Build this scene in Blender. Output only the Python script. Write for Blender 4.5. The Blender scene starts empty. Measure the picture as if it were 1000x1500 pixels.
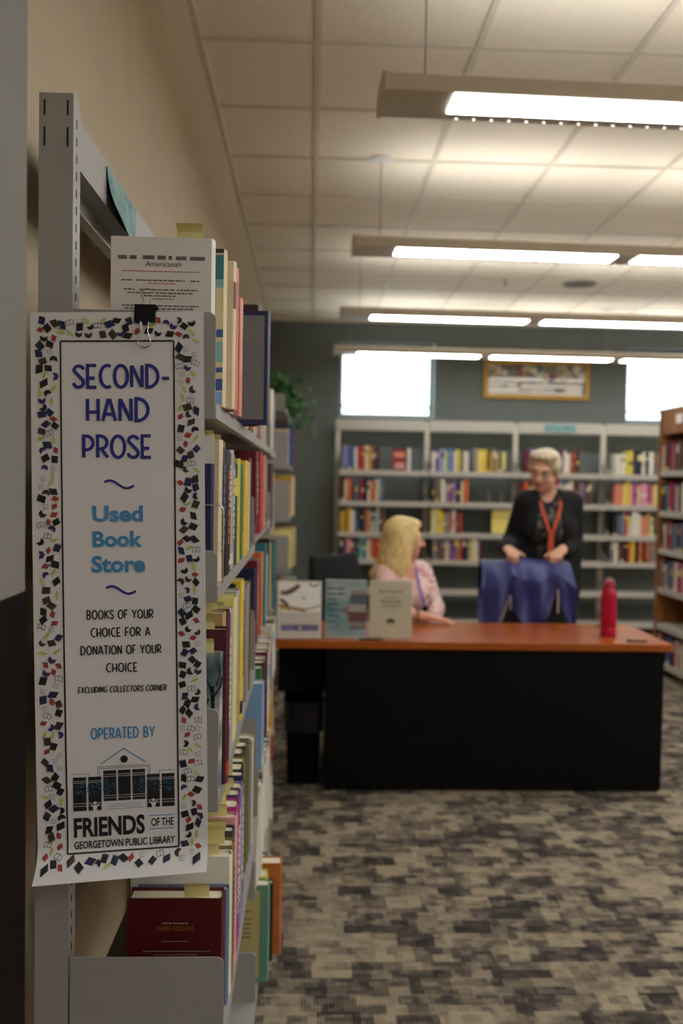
import bpy, bmesh, math, random
import numpy as np
from mathutils import Vector, Matrix

R = random.Random(11)
S = bpy.context.scene
COL = S.collection

# ------------------------------------------------------------------ camera
cam_data = bpy.data.cameras.new('camera')
cam = bpy.data.objects.new('camera', cam_data)
COL.objects.link(cam)
S.camera = cam
PITCH, YAW, ROLL, EYE = 0.035, 0.0358, 0.0173, 1.5137
cam_data.sensor_fit = 'VERTICAL'
cam_data.sensor_height = 36.0
cam_data.sensor_width = 24.0
cam_data.lens = 1306.03 / 1500 * 36
cam_data.clip_start = 0.05
cam_data.dof.use_dof = True
cam_data.dof.focus_distance = 1.335
cam_data.dof.aperture_fstop = 3.5
_f = Vector((math.sin(YAW) * math.cos(PITCH), math.cos(YAW) * math.cos(PITCH), -math.sin(PITCH)))
_r = Vector((math.cos(YAW), -math.sin(YAW), 0))
_u = _r.cross(_f)
_r2 = math.cos(ROLL) * _r + math.sin(ROLL) * _u
_u2 = -math.sin(ROLL) * _r + math.cos(ROLL) * _u
_m = Matrix((_r2, _u2, -_f)).transposed().to_4x4()
_m.translation = (0, 0, EYE)
cam.matrix_world = _m

# ------------------------------------------------------------------ world and exposure
S.view_settings.view_transform = 'Standard'
S.view_settings.look = 'None'
S.view_settings.gamma = 1.0
S.view_settings.use_curve_mapping = False
S.view_settings.exposure = 0.18
S.cycles.use_denoising = True
S.cycles.max_bounces = 8
S.cycles.diffuse_bounces = 5
S.cycles.sample_clamp_indirect = 6.0
w = bpy.data.worlds.new('sky')
S.world = w
w.use_nodes = True
w.node_tree.nodes['Background'].inputs['Color'].default_value = (0.80, 0.97, 1.0, 1)
w.node_tree.nodes['Background'].inputs['Strength'].default_value = 3.2
LENS_LIGHT = 14.5        # radiance of a lamp's lower lens
UP_LIGHT = 10.0          # radiance of a lamp's upper slot
LAMP_ROWS = [-2.66, -0.83, 1.0, 2.83, 4.64, 6.50, 8.35]

# ------------------------------------------------------------------ materials
def lin(h):
    h = h.lstrip('#')
    v = [int(h[i:i + 2], 16) / 255 for i in (0, 2, 4)]
    return tuple(c / 12.92 if c <= 0.04045 else ((c + 0.055) / 1.055) ** 2.4 for c in v) + (1.0,)

_M = {}
def mat(name, color, rough=0.6, metal=0.0, vary=0.06, scale=30.0, bump=0.0, stretch=(1, 1, 1), coat=0.0, spec=0.4, sheen=0.0):
    """Principled material whose colour wanders a little over the surface."""
    if name in _M:
        return _M[name]
    m = bpy.data.materials.new(name)
    m.use_nodes = True
    nt = m.node_tree
    b = nt.nodes['Principled BSDF']
    c = lin(color) if isinstance(color, str) else color
    b.inputs['Roughness'].default_value = rough
    b.inputs['Metallic'].default_value = metal
    b.inputs['Specular IOR Level'].default_value = spec
    b.inputs['Coat Weight'].default_value = coat
    b.inputs['Sheen Weight'].default_value = sheen
    tc = nt.nodes.new('ShaderNodeTexCoord')
    mp = nt.nodes.new('ShaderNodeMapping')
    mp.inputs['Scale'].default_value = stretch
    nz = nt.nodes.new('ShaderNodeTexNoise')
    nz.inputs['Scale'].default_value = scale
    nz.inputs['Detail'].default_value = 4
    nt.links.new(tc.outputs['Object'], mp.inputs['Vector'])
    nt.links.new(mp.outputs['Vector'], nz.inputs['Vector'])
    rp = nt.nodes.new('ShaderNodeValToRGB')
    rp.color_ramp.elements[0].position = 0.3
    rp.color_ramp.elements[1].position = 0.7
    rp.color_ramp.elements[0].color = tuple(max(0, x * (1 - vary)) for x in c[:3]) + (1,)
    rp.color_ramp.elements[1].color = tuple(min(1, x * (1 + vary)) for x in c[:3]) + (1,)
    nt.links.new(nz.outputs['Fac'], rp.inputs['Fac'])
    nt.links.new(rp.outputs['Color'], b.inputs['Base Color'])
    if bump:
        bp = nt.nodes.new('ShaderNodeBump')
        bp.inputs['Strength'].default_value = bump
        bp.inputs['Distance'].default_value = 0.004
        nt.links.new(nz.outputs['Fac'], bp.inputs['Height'])
        nt.links.new(bp.outputs['Normal'], b.inputs['Normal'])
    _M[name] = m
    return m

def emit(name, color, strength):
    m = bpy.data.materials.new(name)
    m.use_nodes = True
    b = m.node_tree.nodes['Principled BSDF']
    b.inputs['Base Color'].default_value = (0.8, 0.8, 0.8, 1)
    b.inputs['Emission Color'].default_value = color
    b.inputs['Emission Strength'].default_value = strength
    _M[name] = m
    return m

def nodes_of(name, rough=0.6):
    m = bpy.data.materials.new(name)
    m.use_nodes = True
    b = m.node_tree.nodes['Principled BSDF']
    b.inputs['Roughness'].default_value = rough
    b.inputs['Specular IOR Level'].default_value = 0.3
    _M[name] = m
    return m, m.node_tree, b

def carpet_material():
    m, nt, b = nodes_of('carpet', 0.95)
    b.inputs['Specular IOR Level'].default_value = 0.1
    N, L = nt.nodes.new, nt.links.new
    tc = N('ShaderNodeTexCoord')
    def cells(sx, sy, ox, oy):
        mp = N('ShaderNodeMapping')
        mp.inputs['Scale'].default_value = (1 / sx, 1 / sy, 0)
        mp.inputs['Location'].default_value = (ox, oy, 0)
        L(tc.outputs['Object'], mp.inputs['Vector'])
        sp = N('ShaderNodeSeparateXYZ'); L(mp.outputs['Vector'], sp.inputs[0])
        fy = N('ShaderNodeMath'); fy.operation = 'FLOOR'; L(sp.outputs['Y'], fy.inputs[0])
        sh = N('ShaderNodeMath'); sh.operation = 'MULTIPLY'; L(fy.outputs[0], sh.inputs[0]); sh.inputs[1].default_value = 0.37
        ax = N('ShaderNodeMath'); ax.operation = 'ADD'; L(sp.outputs['X'], ax.inputs[0]); L(sh.outputs[0], ax.inputs[1])
        fx = N('ShaderNodeMath'); fx.operation = 'FLOOR'; L(ax.outputs[0], fx.inputs[0])
        cb = N('ShaderNodeCombineXYZ'); L(fx.outputs[0], cb.inputs[0]); L(fy.outputs[0], cb.inputs[1])
        wn = N('ShaderNodeTexWhiteNoise'); wn.noise_dimensions = '2D'; L(cb.outputs[0], wn.inputs['Vector'])
        return wn.outputs['Value']
    big, mid, fine = cells(0.125, 0.088, 0.3, 0.7), cells(0.062, 0.046, 0.1, 0.2), cells(0.034, 0.022, 0, 0)
    def mix(a, bb, t):
        mx = N('ShaderNodeMath'); mx.operation = 'MULTIPLY_ADD'
        L(a, mx.inputs[0]); mx.inputs[1].default_value = t
        L(bb, mx.inputs[2]); return mx.outputs[0]
    z = N('ShaderNodeMath'); z.operation = 'MULTIPLY'; L(fine, z.inputs[0]); z.inputs[1].default_value = 0.22
    v = mix(mid, z.outputs[0], 0.34)
    v = mix(big, v, 0.38)
    # ribs of the pile, running with or across a block
    wv = N('ShaderNodeTexWave'); wv.wave_type = 'BANDS'; wv.bands_direction = 'X'
    wv.inputs['Scale'].default_value = 34; wv.inputs['Distortion'].default_value = 2.0; wv.inputs['Detail'].default_value = 1
    L(tc.outputs['Object'], wv.inputs['Vector'])
    v = mix(wv.outputs['Fac'], v, 0.17)
    nz = N('ShaderNodeTexNoise'); nz.inputs['Scale'].default_value = 260; L(tc.outputs['Object'], nz.inputs['Vector'])
    v = mix(nz.outputs['Fac'], v, 0.16)
    rp = N('ShaderNodeValToRGB'); L(v, rp.inputs['Fac'])
    e = rp.color_ramp.elements
    e[0].position = 0.28; e[0].color = lin('#2f2b28')
    e[1].position = 0.92; e[1].color = lin('#978a74')
    x = e.new(0.5); x.color = lin('#4c4640')
    x = e.new(0.68); x.color = lin('#7b6f5f')
    L(rp.outputs['Color'], b.inputs['Base Color'])
    bp = N('ShaderNodeBump'); bp.inputs['Strength'].default_value = 0.5; bp.inputs['Distance'].default_value = 0.004
    L(nz.outputs['Fac'], bp.inputs['Height']); L(bp.outputs['Normal'], b.inputs['Normal'])
    return m

def wood_material(name, c0, c1, axis, rough=0.35, coat=0.25):
    m, nt, b = nodes_of(name, rough)
    b.inputs['Coat Weight'].default_value = coat
    N, L = nt.nodes.new, nt.links.new
    tc = N('ShaderNodeTexCoord'); mp = N('ShaderNodeMapping')
    mp.inputs['Scale'].default_value = axis
    L(tc.outputs['Object'], mp.inputs['Vector'])
    nz = N('ShaderNodeTexNoise'); nz.inputs['Scale'].default_value = 3; nz.inputs['Detail'].default_value = 8; nz.inputs['Distortion'].default_value = 0.6
    L(mp.outputs['Vector'], nz.inputs['Vector'])
    rp = N('ShaderNodeValToRGB'); L(nz.outputs['Fac'], rp.inputs['Fac'])
    rp.color_ramp.elements[0].position = 0.3; rp.color_ramp.elements[0].color = lin(c0)
    rp.color_ramp.elements[1].position = 0.72; rp.color_ramp.elements[1].color = lin(c1)
    L(rp.outputs['Color'], b.inputs['Base Color'])
    return m

def blotch_material(name, colors, scale=20, rough=0.7, stretch=(1, 1, 1), voronoi=True):
    """Patches of several colours: a printed picture, a patterned cloth."""
    m, nt, b = nodes_of(name, rough)
    N, L = nt.nodes.new, nt.links.new
    tc = N('ShaderNodeTexCoord'); mp = N('ShaderNodeMapping'); mp.inputs['Scale'].default_value = stretch
    L(tc.outputs['Object'], mp.inputs['Vector'])
    rp = N('ShaderNodeValToRGB'); rp.color_ramp.interpolation = 'CONSTANT' if voronoi else 'LINEAR'
    if voronoi:
        t = N('ShaderNodeTexVoronoi'); t.inputs['Scale'].default_value = scale
        L(mp.outputs['Vector'], t.inputs['Vector'])
        sp = N('ShaderNodeSeparateColor'); L(t.outputs['Color'], sp.inputs[0]); L(sp.outputs[0], rp.inputs['Fac'])
    else:
        t = N('ShaderNodeTexNoise'); t.inputs['Scale'].default_value = scale; t.inputs['Detail'].default_value = 3
        L(mp.outputs['Vector'], t.inputs['Vector']); L(t.outputs['Fac'], rp.inputs['Fac'])
    e = rp.color_ramp.elements
    n = len(colors)
    pos = [i / n for i in range(n)] if voronoi else [0.3 + 0.4 * i / (n - 1) for i in range(n)]
    e[0].position = pos[0]; e[0].color = lin(colors[0])
    e[1].position = pos[1]; e[1].color = lin(colors[1])
    for p, c in zip(pos[2:], colors[2:]):
        x = e.new(p); x.color = lin(c)
    L(rp.outputs['Color'], b.inputs['Base Color'])
    return m

def glass_material(name, color=(1, 1, 1, 1), rough=0.0, mixf=0.85):
    m, nt, b = nodes_of(name)
    N, L = nt.nodes.new, nt.links.new
    tr = N('ShaderNodeBsdfTransparent'); tr.inputs['Color'].default_value = color
    gl = N('ShaderNodeBsdfGlossy'); gl.inputs['Roughness'].default_value = 0.05
    mx = N('ShaderNodeMixShader'); mx.inputs['Fac'].default_value = 1 - mixf
    L(tr.outputs[0], mx.inputs[1]); L(gl.outputs[0], mx.inputs[2])
    L(mx.outputs[0], nt.nodes['Material Output'].inputs['Surface'])
    return m

# ------------------------------------------------------------------ mesh builder
class MB:
    def __init__(s):
        s.v, s.f, s.m, s.mats = [], [], [], []
    def mi(s, m):
        if m not in s.mats:
            s.mats.append(m)
        return s.mats.index(m)
    def add(s, vs, fs, m):
        o = len(s.v); k = s.mi(m)
        s.v += [tuple(map(float, p)) for p in vs]
        for f in fs:
            s.f.append(tuple(i + o for i in f)); s.m.append(k)
    def box(s, x0, x1, y0, y1, z0, z1, m):
        vs = [(x, y, z) for z in (z0, z1) for y in (y0, y1) for x in (x0, x1)]
        s.add(vs, [(0, 2, 3, 1), (4, 5, 7, 6), (0, 1, 5, 4), (2, 6, 7, 3), (0, 4, 6, 2), (1, 3, 7, 5)], m)
    def obox(s, c, ax, ay, az, m):
        c, ax, ay, az = map(Vector, (c, ax, ay, az))
        vs = [c + i * ax + j * ay + k * az for k in (-1, 1) for j in (-1, 1) for i in (-1, 1)]
        s.add(vs, [(0, 2, 3, 1), (4, 5, 7, 6), (0, 1, 5, 4), (2, 6, 7, 3), (0, 4, 6, 2), (1, 3, 7, 5)], m)
    def prism(s, pts, axis, a, b, m):
        """Polygon pts (2-D) extruded along axis between a and b."""
        n = len(pts)
        def P(p, t):
            return {'x': (t, p[0], p[1]), 'y': (p[0], t, p[1]), 'z': (p[0], p[1], t)}[axis]
        vs = [P(p, a) for p in pts] + [P(p, b) for p in pts]
        fs = [tuple(range(n))[::-1], tuple(range(n, 2 * n))] + [(i, (i + 1) % n, n + (i + 1) % n, n + i) for i in range(n)]
        s.add(vs, fs, m)
    def tube(s, pts, r, m, n=8, cap=True):
        pts = [Vector(p) for p in pts]
        rs = r if isinstance(r, (list, tuple)) else [r] * len(pts)
        vs, fs = [], []
        ref = None
        for i, p in enumerate(pts):
            t = (pts[min(i + 1, len(pts) - 1)] - pts[max(i - 1, 0)])
            t = t.normalized() if t.length > 1e-9 else Vector((0, 0, 1))
            if ref is None:
                ref = Vector((1, 0, 0)) if abs(t.x) < 0.8 else Vector((0, 1, 0))
            ref = (ref - t * ref.dot(t)).normalized()
            b = t.cross(ref)
            for k in range(n):
                a = 2 * math.pi * k / n
                vs.append(p + rs[i] * (math.cos(a) * ref + math.sin(a) * b))
        for i in range(len(pts) - 1):
            for k in range(n):
                fs.append((i * n + k, i * n + (k + 1) % n, (i + 1) * n + (k + 1) % n, (i + 1) * n + k))
        if cap:
            fs.append(tuple(range(n))[::-1]); fs.append(tuple((len(pts) - 1) * n + k for k in range(n)))
        s.add(vs, fs, m)
    def lathe(s, prof, m, c=(0, 0, 0), n=28):
        vs, fs = [], []
        for r, z in prof:
            for k in range(n):
                a = 2 * math.pi * k / n
                vs.append((c[0] + r * math.cos(a), c[1] + r * math.sin(a), c[2] + z))
        for i in range(len(prof) - 1):
            for k in range(n):
                fs.append((i * n + k, i * n + (k + 1) % n, (i + 1) * n + (k + 1) % n, (i + 1) * n + k))
        s.add(vs, fs, m)
    def grid(s, fn, nu, nv, m):
        vs = [fn(i / nu, j / nv) for j in range(nv + 1) for i in range(nu + 1)]
        fs = [(j * (nu + 1) + i, j * (nu + 1) + i + 1, (j + 1) * (nu + 1) + i + 1, (j + 1) * (nu + 1) + i) for j in range(nv) for i in range(nu)]
        s.add(vs, fs, m)
    def build(s, name, parent=None, loc=(0, 0, 0), rot=0.0, bevel=0.0, smooth=False, seg=2):
        me = bpy.data.meshes.new(name)
        me.from_pydata(s.v, [], s.f)
        for m in s.mats:
            me.materials.append(m)
        me.polygons.foreach_set('material_index', s.m)
        if bevel or smooth:
            bm = bmesh.new(); bm.from_mesh(me)
            if bevel:
                es = [e for e in bm.edges if len(e.link_faces) == 2 and e.calc_face_angle(0) > 0.6]
                bmesh.ops.bevel(bm, geom=es, offset=bevel, segments=seg, profile=0.5, affect='EDGES', clamp_overlap=True)
            if smooth:
                for f in bm.faces:
                    f.smooth = True
                for e in bm.edges:
                    if len(e.link_faces) == 2 and e.calc_face_angle(0) > 0.7:
                        e.smooth = False
            bm.to_mesh(me); bm.free()
        me.update()
        o = bpy.data.objects.new(name, me)
        COL.objects.link(o)
        o.location = loc
        o.rotation_euler.z = rot
        if parent is not None:
            o.parent = parent
        return o

def thing(name, label, cat, loc=(0, 0, 0), rot=0.0, group=None):
    o = bpy.data.objects.new(name, None)
    COL.objects.link(o)
    o.empty_display_size = 0.05
    o.location = loc
    o.rotation_euler.z = rot
    return tag(o, label, cat, group)

def tag(o, label, cat, group=None):
    o['label'] = label
    o['category'] = cat
    if group:
        o['group'] = group
    return o

def struct(o):
    o['kind'] = 'structure'
    return o

def note(o, label):
    o['label'] = label
    return o

# ------------------------------------------------------------------ lettering
def text_polys(string, bold=0.0):
    cu = bpy.data.curves.new('lettering', 'FONT')
    cu.body = string
    cu.size = 1.0
    cu.offset = bold
    cu.resolution_u = 3
    o = bpy.data.objects.new('lettering', cu)
    COL.objects.link(o)
    dg = bpy.context.evaluated_depsgraph_get()
    me = o.evaluated_get(dg).to_mesh()
    vs = [tuple(v.co[:2]) for v in me.vertices]
    fs = [tuple(p.vertices) for p in me.polygons]
    o.evaluated_get(dg).to_mesh_clear()
    bpy.data.objects.remove(o); bpy.data.curves.remove(cu)
    return vs, fs

def put_text(mb, string, x0, x1, y0, y1, fn, m, bold=0.0, shear=0.0):
    """String fitted into the box; fn maps (u, v) to 3-D."""
    vs, fs = text_polys(string, bold)
    xs = [p[0] for p in vs]; ys = [p[1] for p in vs]
    a, b, c, d = min(xs), max(xs), min(ys), max(ys)
    out = []
    for x, y in vs:
        t = (y - c) / (d - c)
        out.append(fn(x0 + (x - a) / (b - a) * (x1 - x0) + shear * (t - 0.5), y0 + t * (y1 - y0)))
    mb.add(out, fs, m)

def arc(cx, cy, rx, ry, a0, a1, n=10):
    return [(cx + rx * math.cos(math.radians(a0 + (a1 - a0) * i / n)), cy + ry * math.sin(math.radians(a0 + (a1 - a0) * i / n))) for i in range(n + 1)]

# narrow poster capitals as strokes, cap height 1: (advance width, list of polylines)
GLYPH = {
    'S': (0.44, [arc(.23, .78, .19, .2, 10, 180, 8) + [(.05, .74), (.38, .34)] + arc(.22, .22, .2, .22, 0, -175, 9)]),
    'E': (0.42, [[(.4, 1), (.05, 1), (.05, 0), (.4, 0)], [(.05, .42), (.34, .42)]]),
    'C': (0.5, [arc(.33, .5, .28, .5, 60, 300, 16)]),
    'O': (0.58, [arc(.29, .5, .26, .5, 0, 360, 24)]),
    'N': (0.52, [[(.05, 0), (.05, 1)], [(.075, .97), (.445, .03)], [(.47, 0), (.47, 1)]]),
    'D': (0.54, [[(.05, 0), (.05, 1)] + arc(.1, .5, .4, .5, 90, -90, 14) + [(.05, 0)]]),
    '-': (0.36, [[(.03, .4), (.33, .4)]]),
    'H': (0.5, [[(.05, 0), (.05, 1)], [(.45, 0), (.45, 1)], [(.05, .4), (.45, .4)]]),
    'A': (0.54, [[(.03, 0), (.25, 1)], [(.29, 1), (.51, 0)], [(.1, .3), (.44, .3)]]),
    'P': (0.46, [[(.05, 0), (.05, 1)] + arc(.16, .68, .26, .32, 90, -90, 10) + [(.05, .36)]]),
    'R': (0.48, [[(.05, 0), (.05, 1)] + arc(.16, .7, .26, .3, 90, -90, 10) + [(.05, .4)], [(.2, .4), (.45, 0)]]),
    'B': (0.48, [[(.05, 0), (.05, 1)] + arc(.18, .74, .2, .26, 90, -90, 8) + [(.05, .48)], arc(.18, .24, .25, .24, 90, -90, 8) + [(.05, 0)], [(.05, .48), (.18, .48)]]),
    'K': (0.48, [[(.05, 0), (.05, 1)], [(.44, 1), (.07, .42)], [(.16, .56), (.45, 0)]]),
    'F': (0.4, [[(.38, 1), (.05, 1), (.05, 0)], [(.05, .48), (.33, .48)]]),
    'Y': (0.5, [[(.02, 1), (.25, .45), (.48, 1)], [(.25, .45), (.25, 0)]]),
    'U': (0.5, [[(.05, 1), (.05, .24)] + arc(.25, .22, .2, .22, 180, 360, 10) + [(.45, 1)]]),
    'I': (0.12, [[(.06, 0), (.06, 1)]]),
    'T': (0.44, [[(0, 1), (.44, 1)], [(.22, 1), (.22, 0)]]),
    'X': (0.48, [[(.03, 1), (.45, 0)], [(.45, 1), (.03, 0)]]),
    'L': (0.38, [[(.05, 1), (.05, 0), (.36, 0)]]),
    'G': (0.54, [arc(.32, .5, .28, .5, 60, 300, 16) + [(.46, .1), (.46, .42), (.3, .42)]]),
    ' ': (0.26, []),
}
def ribbon(mb, pts, w, fn, m):
    """Flat stroke of width w along 2-D points with mitred bends and square ends."""
    P = [Vector(p) for p in pts]
    n = len(P)
    closed = (P[0] - P[-1]).length < 1e-6
    L, Rr = [], []
    for i in range(n):
        a = P[i - 1] if i > 0 else (P[-2] if closed else None)
        b = P[i + 1] if i < n - 1 else (P[1] if closed else None)
        d0 = (P[i] - a).normalized() if a is not None else None
        d1 = (b - P[i]).normalized() if b is not None else None
        d = ((d0 or d1) + (d1 or d0))
        d = d.normalized() if d.length > 1e-6 else (d0 or d1)
        nn = Vector((-d.y, d.x))
        c = max(0.45, nn.dot(Vector((-(d1 or d0).y, (d1 or d0).x))))
        L.append(P[i] + nn * (w / 2 / c)); Rr.append(P[i] - nn * (w / 2 / c))
    vs = [fn(p.x, p.y) for p in L] + [fn(p.x, p.y) for p in Rr]
    mb.add(vs, [(i, n + i, n + i + 1, i + 1) for i in range(n - 1)], m)

def poster(mb, string, x0, x1, y0, y1, fn, m, weight=0.12, gap=0.09, shear=0.0):
    """Word in the poster capitals, fitted to the box."""
    tot = sum(GLYPH[c][0] + gap for c in string) - gap
    k = (x1 - x0) / tot
    h = y1 - y0
    wd = weight * h
    x = 0
    for c in string:
        for pl in GLYPH[c][1]:
            ribbon(mb, [(x0 + (x + px) * k + shear * h * (py - .5), y0 + wd / 2 + py * (h - wd)) for px, py in pl], wd, fn, m)
        x += GLYPH[c][0] + gap

def text_lines(mb, rows, fn, m, rr):
    """Rows of unreadable small print as word-long dashes: rows of (x0, x1, y, height)."""
    for x0, x1, y, h in rows:
        x = x0
        while x < x1:
            wd = min(x1 - x, rr.uniform(1.6, 5) * h)
            mb.add([fn(x, y), fn(x + wd, y), fn(x + wd, y + h), fn(x, y + h)], [(0, 1, 2, 3)], m)
            x += wd + h * 0.7

# ------------------------------------------------------------------ the room
WALL_X, FAR_Y, CEIL = -0.454, 9.30, 3.174
RIGHT_X, BACK_Y = 7.6, -3.6
M_wall = mat('cream_wall_paint', '#b3a48c', 0.8, vary=0.03, scale=8)
M_green = mat('grey_green_wall_paint', '#626863', 0.8, vary=0.03, scale=6)
M_stub = mat('grey_wall_paint', '#77736c', 0.8, vary=0.03, scale=10)
M_dark = wood_material('dark_wood', '#110d0a', '#1b1511', (1, 1, 0.2), 0.75, 0.0)
M_dark.node_tree.nodes['Principled BSDF'].inputs['Specular IOR Level'].default_value = 0.04
M_tile = mat('ceiling_tile', '#e6dac6', 0.9, vary=0.035, scale=45, bump=0.15)
M_tbar = mat('ceiling_bar', '#cdc2ae', 0.55, vary=0.02)
M_carpet = carpet_material()
M_alu = mat('window_aluminium', '#5b6468', 0.4, 0.3)
M_white = mat('white_enamel', '#d4d0c8', 0.45, vary=0.02)
M_reveal = mat('window_reveal', '#c3cdd0', 0.7)
M_glass = glass_material('window_glass')

mb = MB(); mb.box(WALL_X - .2, RIGHT_X + .2, BACK_Y - .2, FAR_Y + .2, -0.1, 0, M_carpet); struct(mb.build('floor'))
mb = MB(); mb.box(WALL_X - .2, RIGHT_X + .2, BACK_Y - .2, FAR_Y + .2, CEIL, CEIL + 0.1, M_tile); struct(mb.build('ceiling'))
mb = MB()
k = -12
while 3.436 + .61 * k < FAR_Y:
    y = 3.436 + .61 * k; k += 1
    if y > BACK_Y:
        mb.box(WALL_X, RIGHT_X, y - .012, y + .012, CEIL - .006, CEIL + .001, M_tbar)
x = 0.004
while x < RIGHT_X:
    mb.box(x - .012, x + .012, BACK_Y, FAR_Y, CEIL - .0065, CEIL + .001, M_tbar)
    x += .61
mb.box(WALL_X, WALL_X + .024, BACK_Y, FAR_Y, CEIL - .02, CEIL + .001, M_tbar)
mb.box(WALL_X, RIGHT_X, FAR_Y - .024, FAR_Y, CEIL - .02, CEIL + .001, M_tbar)
struct(mb.build('trim_1'))
mb = MB(); mb.box(WALL_X - .2, WALL_X, BACK_Y - .2, FAR_Y + .2, 0, CEIL, M_wall); struct(mb.build('wall_left'))
mb = MB(); mb.box(RIGHT_X, RIGHT_X + .2, BACK_Y - .2, FAR_Y + .2, 0, CEIL, M_wall); struct(mb.build('wall_right'))
mb = MB(); mb.box(WALL_X, RIGHT_X, BACK_Y - .2, BACK_Y, 0, CEIL, M_wall); struct(mb.build('wall_front'))
mb = MB(); mb.box(WALL_X, -0.315, -0.6, 1.0, 1.385, CEIL, M_stub); struct(mb.build('wall_column'))
mb = MB(); mb.box(WALL_X, -0.313, -0.6, 1.003, 0, 1.385, M_dark); struct(mb.build('trim_2', bevel=.002))
WIN = [(0.288, 1.280), (3.31, 4.302)]
WZ0, WZ1 = 2.185, 2.958
mb = MB()
mb.box(WALL_X, RIGHT_X, FAR_Y, FAR_Y + .2, 0, WZ0, M_green)
mb.box(WALL_X, RIGHT_X, FAR_Y, FAR_Y + .2, WZ1, CEIL, M_green)
xs = [WALL_X] + [v for a in WIN for v in a] + [RIGHT_X]
for i in range(0, len(xs), 2):
    mb.box(xs[i], xs[i + 1], FAR_Y, FAR_Y + .2, WZ0, WZ1, M_green)
struct(mb.build('wall_back'))
mb = MB(); mb.box(WALL_X, WALL_X + .012, 1.0, FAR_Y - .012, 0, .1, M_dark); struct(mb.build('baseboard_left'))
mb = MB(); mb.box(WALL_X + .012, RIGHT_X, FAR_Y - .012, FAR_Y, 0, .1, M_dark); struct(mb.build('baseboard_back'))
for i, (a, b_) in enumerate(WIN):
    t = bpy.data.objects.new('window_%d' % (i + 1), None); COL.objects.link(t); t.location = ((a + b_) / 2, FAR_Y + .1, WZ0); struct(t)
    h, hw = WZ1 - WZ0, (b_ - a) / 2
    f = MB(); c = .035
    f.box(-hw, -hw + c, 0, .06, 0, h, M_alu); f.box(hw - c, hw, 0, .06, 0, h, M_alu)
    f.box(-hw + c, hw - c, 0, .06, 0, c, M_alu); f.box(-hw + c, hw - c, 0, .06, h - c, h, M_alu)
    f.box(-hw + c, hw - c, .01, .05, .108, .130, M_reveal)
    struct(f.build('window_frame', t, bevel=.003))
    g = MB(); g.box(-hw + c, hw - c, .028, .034, c, h - c, M_glass); struct(g.build('window_pane', t))
    s_ = MB(); s_.box(-hw, hw, -.1, -.001, 0, .012, M_reveal); s_.box(-hw, -hw + .004, -.1, -.001, .012, h, M_reveal); s_.box(hw - .004, hw, -.1, -.001, .012, h, M_reveal)
    struct(s_.build('window_sill', t))

# ------------------------------------------------------------------ hanging strip lamps
M_house = mat('lamp_housing', '#c9bfae', 0.45, 0.2, vary=0.03)
E_lens = emit('lamp_lens', (0.95, 0.98, 1.0, 1), LENS_LIGHT)
E_slot = emit('lamp_slot', (1.0, 0.93, 0.86, 1), 3.0)
E_up = emit('lamp_upper_slot', (0.97, 0.985, 0.99, 1), UP_LIGHT)
M_wire = mat('lamp_wire', '#7c776f', 0.4, 0.6)
LAMP_Z, LAMP_X0, LAMP_N = 2.70, 0.20, 6
MOD = 1.262
def lamp(y, label):
    L_ = LAMP_N * MOD + .22
    t = thing('pendant_lamp', label, 'lamp', (LAMP_X0, y, LAMP_Z), 0.028, 'strip lamps in rows under the ceiling')
    h = MB()
    h.prism([(-.10, .0), (-.098, .05), (-.06, .068), (.06, .068), (.106, .05), (.11, .0)], 'x', 0.012, L_ - .012, M_house)
    for i in range(int((L_ - .4) / .058)):
        x = .26 + i * .058
        h.prism([(x + .0042 * math.cos(a * math.pi / 4), .0995 + .0032 * math.sin(a * math.pi / 4)) for a in range(8)], 'z', -.0012, .0, E_slot)
    h.build('housing', t)
    for e in (0, L_ - .012):
        c = MB(); c.prism([(-.102, -.006), (-.102, .054), (-.062, .072), (.062, .072), (.108, .054), (.112, -.006)], 'x', e, e + .012, M_house)
        c.build('end_cap', t, bevel=.002)
    for i in range(LAMP_N):
        x0 = .22 + i * MOD
        l = MB(); l.box(x0, x0 + 1.145, -.088, .052, -.004, -.0005, E_lens)
        note(l.build('lens', t), 'glowing frosted lens')
        u = MB(); u.box(x0 + .02, x0 + 1.125, -.055, .055, .0683, .0688, E_up)
        note(u.build('upper_slot', t), 'glowing slot that lights the ceiling')
    for x in [.14 + j * 2.45 for j in range(4)]:
        c = MB(); c.tube([(x, 0, .068), (x, 0, CEIL - LAMP_Z - .012)], .0022, M_wire, 6); c.build('suspension_wire', t)
        c = MB(); c.lathe([(0.001, -.012), (.03, -.012), (.06, -.006), (.062, 0)], M_white, (x, 0, CEIL - LAMP_Z - .001)); c.build('ceiling_rose', t, smooth=True)
LAMP_LABEL = {
    2.83: 'long strip lamp nearest the viewer, cut off by the picture edge, with glowing dots',
    4.64: 'second strip lamp from the viewer, hanging past a round ceiling rose',
    6.50: 'third strip lamp from the viewer, just above the dark back wall',
    8.35: 'farthest strip lamp, hanging before the window and gold picture frame',
}
for y in LAMP_ROWS:
    lamp(y, LAMP_LABEL.get(y, {-2.66: 'strip lamp farthest behind the viewer', -0.83: 'strip lamp just behind the viewer', 1.0: 'strip lamp overhead, just before the hanging sign'}.get(y)))

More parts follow.
